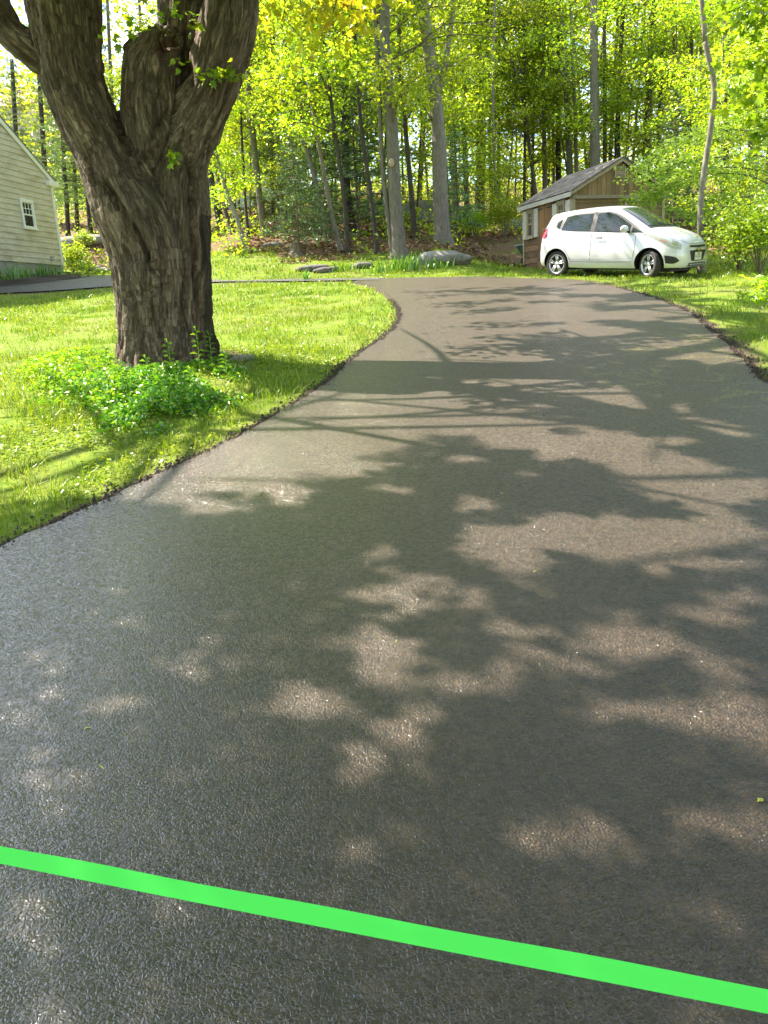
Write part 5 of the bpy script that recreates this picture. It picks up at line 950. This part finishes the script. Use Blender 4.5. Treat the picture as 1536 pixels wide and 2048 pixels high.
for sd_ in (-1,1):
    side=lambda q,s=sd_: ((q[0],s*2,q[1]),(0,-s,0))
    fr_=patch('window_surround',[(-1.30,1.10),(-.9,1.015),(-.3,.985),(.4,.955),(.98,.94)],[(-1.31,1.19),(-1.18,1.33),(-.6,1.40),(0,1.405),(.3,1.34),(.75,1.10),(.99,.945)],side,M['blk'],car,30,6,.003)
    fr_.name='window_surround'
    patch('window',[(-.21,1.0),(.66,.965)],[(-.205,1.375),(.05,1.375),(.28,1.31),(.66,1.105)],side,M['carglass'],car,14,5,.008)
    patch('window',[(-1.10,1.035),(-.33,1.01)],[(-1.03,1.325),(-.7,1.365),(-.33,1.378)],side,M['carglass'],car,10,5,.008)
    patch('window',[(-1.25,1.12),(-1.165,1.05)],[(-1.255,1.20),(-1.14,1.27)],side,M['carglass'],car,4,4,.008)
    patch('window',[(.71,.965),(.93,.957)],[(.71,1.07),(.93,.968)],side,M['carglass'],car,5,3,.008)
    # shut lines
    for pts in ([(-.265,.36),(-.27,.6),(-.265,.97)],[(.80,.40),(.84,.62),(.83,.93)],[(-1.24,1.0),(-1.20,.85),(-.95,.60),(-.80,.38)],[(-.80,.345),(0,.335),(.78,.345)]):
        q=np.array(pts); nrm=np.array([-(q[-1]-q[0])[1],(q[-1]-q[0])[0]]); nrm=nrm/np.hypot(*nrm)*.0045; patch('shut_line',q-nrm,q+nrm,side,M['blk'],car,18,1,.0025)
    patch('door_crease',[(-.86,.455),(-.2,.43),(.72,.42)],[(-.86,.475),(-.2,.475),(.72,.43)],side,M['paint'],car,20,3,.012)
    patch('door_handle',[(-.16,.86),(.03,.855)],[(-.16,.885),(.03,.885)],side,M['paint'],car,6,2,.03,.01); patch('handle_recess',[(-.14,.845),(.01,.84)],[(-.14,.868),(.01,.868)],side,M['blk'],car,6,1,.003)
    # arch lip
    for sx_ in (-1,1):
        a_=np.linspace(R(-12),R(192),26); cx=sx_*AX+(.01 if sx_>0 else 0); i_=[(cx+.346*math.cos(t),.295+.346*math.sin(t)) for t in a_]; o_=[(cx+.375*math.cos(t),.295+.375*math.sin(t)) for t in a_]; patch('arch_lip',i_,o_,side,M['paint'],car,30,2,.008)
    dg_=lambda q,s=sd_: ((3.0,s*(q[0]*1.0+1.74),q[1]),(-1,-s*.95,0))   # diagonal projector for lamps
    # headlamp: coordinates (lateral offset, height)
    hl_=patch('headlight',[(-.02,.60),(.2,.625),(.48,.73),(.86,.895)],[(-.02,.70),(.1,.80),(.38,.88),(.86,.925)],dg_,simple('lamp_lens',(.42,.44,.43),.08,.3,.1,20,coat=1),car,18,5,.012)
    patch('lamp_bowl',[(.10,.675),(.24,.70)],[(.08,.765),(.24,.80)],dg_,simple('lamp_reflector',(.35,.36,.34),.15,.8),hl_,6,4,.018); patch('turn_signal',[(.40,.735),(.56,.79)],[(.40,.752),(.56,.803)],dg_,simple('amber_lens',(.45,.09,.03),.3),hl_,6,2,.017)
    patch('fog_lamp_pocket',[(.10,.33),(.2,.305),(.40,.315)],[(.02,.36),(.16,.44),(.44,.475)],dg_,M['blk'],car,10,5,.006)
    patch('tail_lamp',[(-1.66,.90),(-1.60,.86),(-1.50,.90)],[(-1.64,1.0),(-1.56,1.08),(-1.50,1.10)],side,simple('red_lens',(.6,.02,.04),.15,0,.1,5,coat=1),car,8,5,.012)
    # mirror
    mr=MB(); c=np.array([.60,sd_*.90,1.03]); ic=[]; 
    for i in range(9):
        ph=math.pi*i/8
        for j in range(14): th=2*math.pi*j/14; ic.append(c+np.array([.075*math.sin(ph)*math.cos(th)+.02,.125*math.cos(ph)*1.0,.075*math.sin(ph)*math.sin(th)]))
    mr.add(ic,[(i*14+j,i*14+(j+1)%14,(i+1)*14+(j+1)%14,(i+1)*14+j) for i in range(8) for j in range(14)]); mo=mr.build('wing_mirror',M['paint'],car,True); MB().tube([(.64,sd_*.74,.965),(.62,sd_*.86,.985)],[.03,.025],8).build('mirror_stalk',M['blk'],mo,True)
front=lambda q: ((4,q[0],q[1]),(-1,0,0)); top_=lambda q: ((q[0],q[1],3),(0,0,-1))
patch('windscreen',[(1.04,-.60),(1.09,0),(1.04,.60)],[(.26,-.50),(.31,0),(.26,.50)],top_,M['carglass'],car,20,12,.006)
patch('cowl',[(1.045,-.62),(1.095,0),(1.045,.62)],[(1.085,-.62),(1.14,0),(1.085,.62)],top_,M['blk'],car,20,2,.008)
w1=MB(); 
for (a_,b_) in (((1.10,.50),(.98,-.12)),((1.12,-.02),(1.0,-.58))):
    P=[proj((a_[0]*(1-u)+b_[0]*u,a_[1]*(1-u)+b_[1]*u,3),(0,0,-1),.02) for u in np.linspace(0,1,8)]; w1.tube([tuple(p) for p in P],[.008]*8,5)
w1.build('wiper',M['blk'],car)
patch('rear_window',[(-1.69,-.5),(-1.70,0),(-1.69,.5)],[(-1.53,-.48),(-1.53,0),(-1.53,.48)],top_,M['carglass'],car,10,8,.006)
patch('upper_grille',[(-.34,.625),(0,.615),(.34,.625)],[(-.35,.665),(0,.66),(.35,.665)],front,M['blk'],car,16,3,.006)
gr_=patch('main_grille',[(-.26,.345),(0,.335),(.26,.345)],[(-.36,.555),(0,.56),(.36,.555)],front,M['blk'],car,16,6,.006)
lo=patch('lower_grille',[(-.42,.24),(0,.235),(.42,.24)],[(-.36,.305),(0,.31),(.36,.305)],front,M['blk'],car,16,3,.006)
for k in range(5): y=-.28+k*.14; patch('grille_bar',[(y-.008,.24),(y+.008,.24)],[(y-.008,.305),(y+.008,.305)],front,M['paint'],lo,2,3,.014)
patch('grille_bar',[(-.38,.268),(0,.264),(.38,.268)],[(-.38,.276),(0,.273),(.38,.276)],front,M['paint'],lo,12,1,.014)
patch('hood_line',[(-.60,.80),(-.35,.70),(0,.695),(.35,.70),(.60,.80)],[(-.60,.806),(-.35,.706),(0,.701),(.35,.706),(.60,.806)],front,M['blk'],car,24,1,.003)
xe=1.90; em=MB(); em.prism([(xe,-.085,.592),(xe,-.03,.592),(xe,-.03,.612),(xe,.03,.612),(xe,.03,.592),(xe,.085,.592),(xe,.075,.562),(xe,.03,.562),(xe,.03,.545),(xe,-.03,.545),(xe,-.03,.562),(xe,-.075,.562)],(.012,0,0)); em.build('bow_tie_emblem',simple('gold_chrome',(.62,.52,.32),.2,.9),car)
pz=.36; plt=MB().box((1.90,-.152,pz),(1.905,.152,pz+.155)).build('number_plate',simple('white_plate',(.72,.72,.70),.4),car); fr=MB(); 
for a_,b_ in (((1.899,-.158,pz-.006),(1.909,.158,pz)),((1.899,-.158,pz+.155),(1.909,.158,pz+.161)),((1.899,-.158,pz),(1.909,-.152,pz+.155)),((1.899,.152,pz),(1.909,.158,pz+.155))): fr.box(a_,b_)
fr.build('plate_frame',simple('plate_chrome',(.5,.5,.5),.3,.8),plt)
mk=MB()
for k,(y,h) in enumerate(((-.11,.06),(-.06,.045),(.0,.06),(.045,.06),(.09,.06))):
    mk.box((1.906,y-.012,pz+.05),(1.908,y+.012,pz+.05+h*.2)); mk.box((1.906,y-.012,pz+.05+h*.2),(1.908,y-.004,pz+.05+h)); 
    if k%2==0: mk.box((1.906,y-.004,pz+.05+h*.8),(1.908,y+.012,pz+.05+h))
mk.box((1.906,-.06,pz+.125),(1.908,.06,pz+.14)); mk.build('plate_characters',simple('plate_ink',(.04,.06,.12),.5),plt)
MB().tube([(.15,0,1.50),(.08,0,1.56)],[.012,.008],8).build('roof_aerial',M['blk'],car,True)
un=MB(); un.box((-1.5,-.55,.16),(1.6,.55,.24)); un.box((.85,-.42,.12),(1.5,.42,.2)); un.box((-1.1,-.6,.15),(-.8,-.5,.22)); un.tube([(-1.18,-.66,.28),(-1.18,.66,.28)],[.04]*2,8); un.tube([(1.19,-.6,.28),(1.19,.6,.28)],[.035]*2,8); un.build('underbody',M['blk'],car)
def car_wheel(cx,sy,steer):
    e=MB(); k=40; r_=.292; w_=.165; e.lathe([(.205,-.07),(.225,-.083),(.262,-.083),(.283,-.07),(r_,-.05),(r_-.004,-.03),(r_,-.025),(r_,.025),(r_-.004,.03),(r_,.05),(.283,.07),(.262,.083),(.225,.083),(.205,.07)],(0,0,0),k,'Y'); wh=e.build('wheel',M['tyre'],car,True); wh.location=(cx,sy*.70,.288); wh.rotation_euler=(0,0,steer)
    rm=MB(); rm.lathe([(.19,-.06),(.207,-.066),(.214,-.078),(.207,-.080),(.200,-.070),(.185,-.02),(.185,.06)],(0,0,0),k,'Y'); rm.lathe([(.0,-.070),(.045,-.070),(.055,-.060),(.055,-.03)],(0,0,0),20,'Y')
    for s in range(5):
        for o_ in (-.16,.16):
            a_=2*math.pi*s/5+math.pi/2; b_=a_+o_*.9; ca,sa=math.cos(a_),math.sin(a_); cb_,sb_=math.cos(b_),math.sin(b_); p0=np.array([.035*math.cos(a_+o_*2.2),0,.035*math.sin(a_+o_*2.2)]); p1=np.array([.205*cb_,0,.205*sb_]); nr_=np.array([-(p1-p0)[2],0,(p1-p0)[0]]); nr_/=np.linalg.norm(nr_)
            A_,B2=p0+[0,-.066,0],p1+[0,-.070,0]; rm.prism([A_-nr_*.012,A_+nr_*.012,B2+nr_*.017,B2-nr_*.017],(0,.02,0))
    q=rm.build('rim',M['alloy'],wh,True); q.scale=(1,-sy*-1 if sy<0 else -1,1)
    if sy<0: q.scale=(1,1,1)
    MB().lathe([(0,.0),(.14,.0),(.14,.01),(0,.01)],(0,.02,0),24,'Y').build('brake_disc',simple('brake_steel',(.10,.10,.10),.5,.6),wh)
for cx,sy,stv in ((AX,-1,R(-22)),(AX,1,R(-22)),(-AX,-1,0),(-AX,1,0)): car_wheel(cx,sy,stv)
for sx_ in (-1,1):
    ln_=MB(); a_=np.linspace(R(-5),R(185),18); 
    for s in (-1,1):
        pts=[(sx_*AX+.343*math.cos(t),.295+.343*math.sin(t)) for t in a_]; V=[(x,s*.5,z) for x,z in pts]+[(x,s*.775,z) for x,z in pts]; n_=len(pts); ln_.add(V+[(sx_*AX,s*.5,.25)],[(i,i+1,n_+i+1,n_+i) for i in range(n_-1)]+[(i,i+1,2*n_) for i in range(n_-1)])
    ln_.build('wheel_well',M['blk'],car)
# ------------------------------------------------------------------ unseen trees added right of and behind the camera to shade the driveway
for i,(x,y,s) in enumerate(((7.5,2.5,.9),(8.5,6.5,1.),(6.2,-1.5,.95),(11,10.5,1.),(3.5,-5,1.),(-.5,-6.5,1.1),(-4.5,-5.5,1.),(9.5,-4,1.1),(-8,-3.5,1.))):
    B0=GG(x,y); e=empty('added_shade_tree',B0,'leafy tree added outside the picture to shade the driveway','tree','added shade trees out of the picture'); V,F=tube(spline([(0,0,-.2),(.1,0,4),(0,.1,9),(0,0,13)],4),np.linspace(.24,.05,13),9); obj('trunk',V,F,M['bark_brown'],e,True)
    for az in (0,2.1): cm,bm_=kit('decid',i); inst('crown',cm,e,(0,0,1.2),(0,0,az+i),(s*1.15,s*1.15,s)); inst('branches',bm_,e,(0,0,1.2),(0,0,az+i),(s*1.15,s*1.15,s))
tr=empty('added_shade_tree',GG(7.6,7.4),'added unseen tree whose crown overhangs the driveway to darken its reflections','tree','added shade trees out of the picture'); tb_=np.array(tr.location)  # unseen tree added to shade and darken the near asphalt
rr=np.random.default_rng(63); V,F=tube(spline([(0,0,-.2),(0,0,4),(-.3,0,8),(-.6,0,11.5)],4),np.linspace(.3,.08,13),10); obj('trunk',V,F,M['bark_brown'],tr,True); lm=MB()
for q in ((2.5,5,10.5),(3,9.5,10.8),(1,7.5,11.2),(5,3.5,10.3),(4.6,11,11)): lm.tube(spline([(-.25,0,7.4),((q[0]-tb_[0])*.5,(q[1]-tb_[1])*.5,9.0),np.array(q)-tb_+[0,0,.5]],5),np.linspace(.12,.02,11),6)
lm.build('limb',M['bark_brown'],tr,True); c3=rr.normal(size=(1500,3)); c3/=np.linalg.norm(c3,axis=1)[:,None]; c3*=rr.uniform(0,1,(1500,1))**.4; LP=np.repeat(np.array([3.4,7.0,11.2])+c3*[5.0,6.4,2.4],50,axis=0)+rr.normal(size=(75000,3))*[.36,.36,.18]
q=topx(LP); LP=LP[~((q[:,1]>-30)&(q[:,0]>-80)&(q[:,0]<1620)&(LP[:,1]>.5))]; lg=landing(LP); lm_=litmask(lg); q=topx(lg); LP=LP[(rr.uniform(0,1,len(LP))>lm_)]; V_,F_=leaves(LP-tb_,.15,rr,.8,.8); obj('crown',V_,F_,M['leaf_maple'],tr)  # added crown thinned to keep the driveway's sun patches
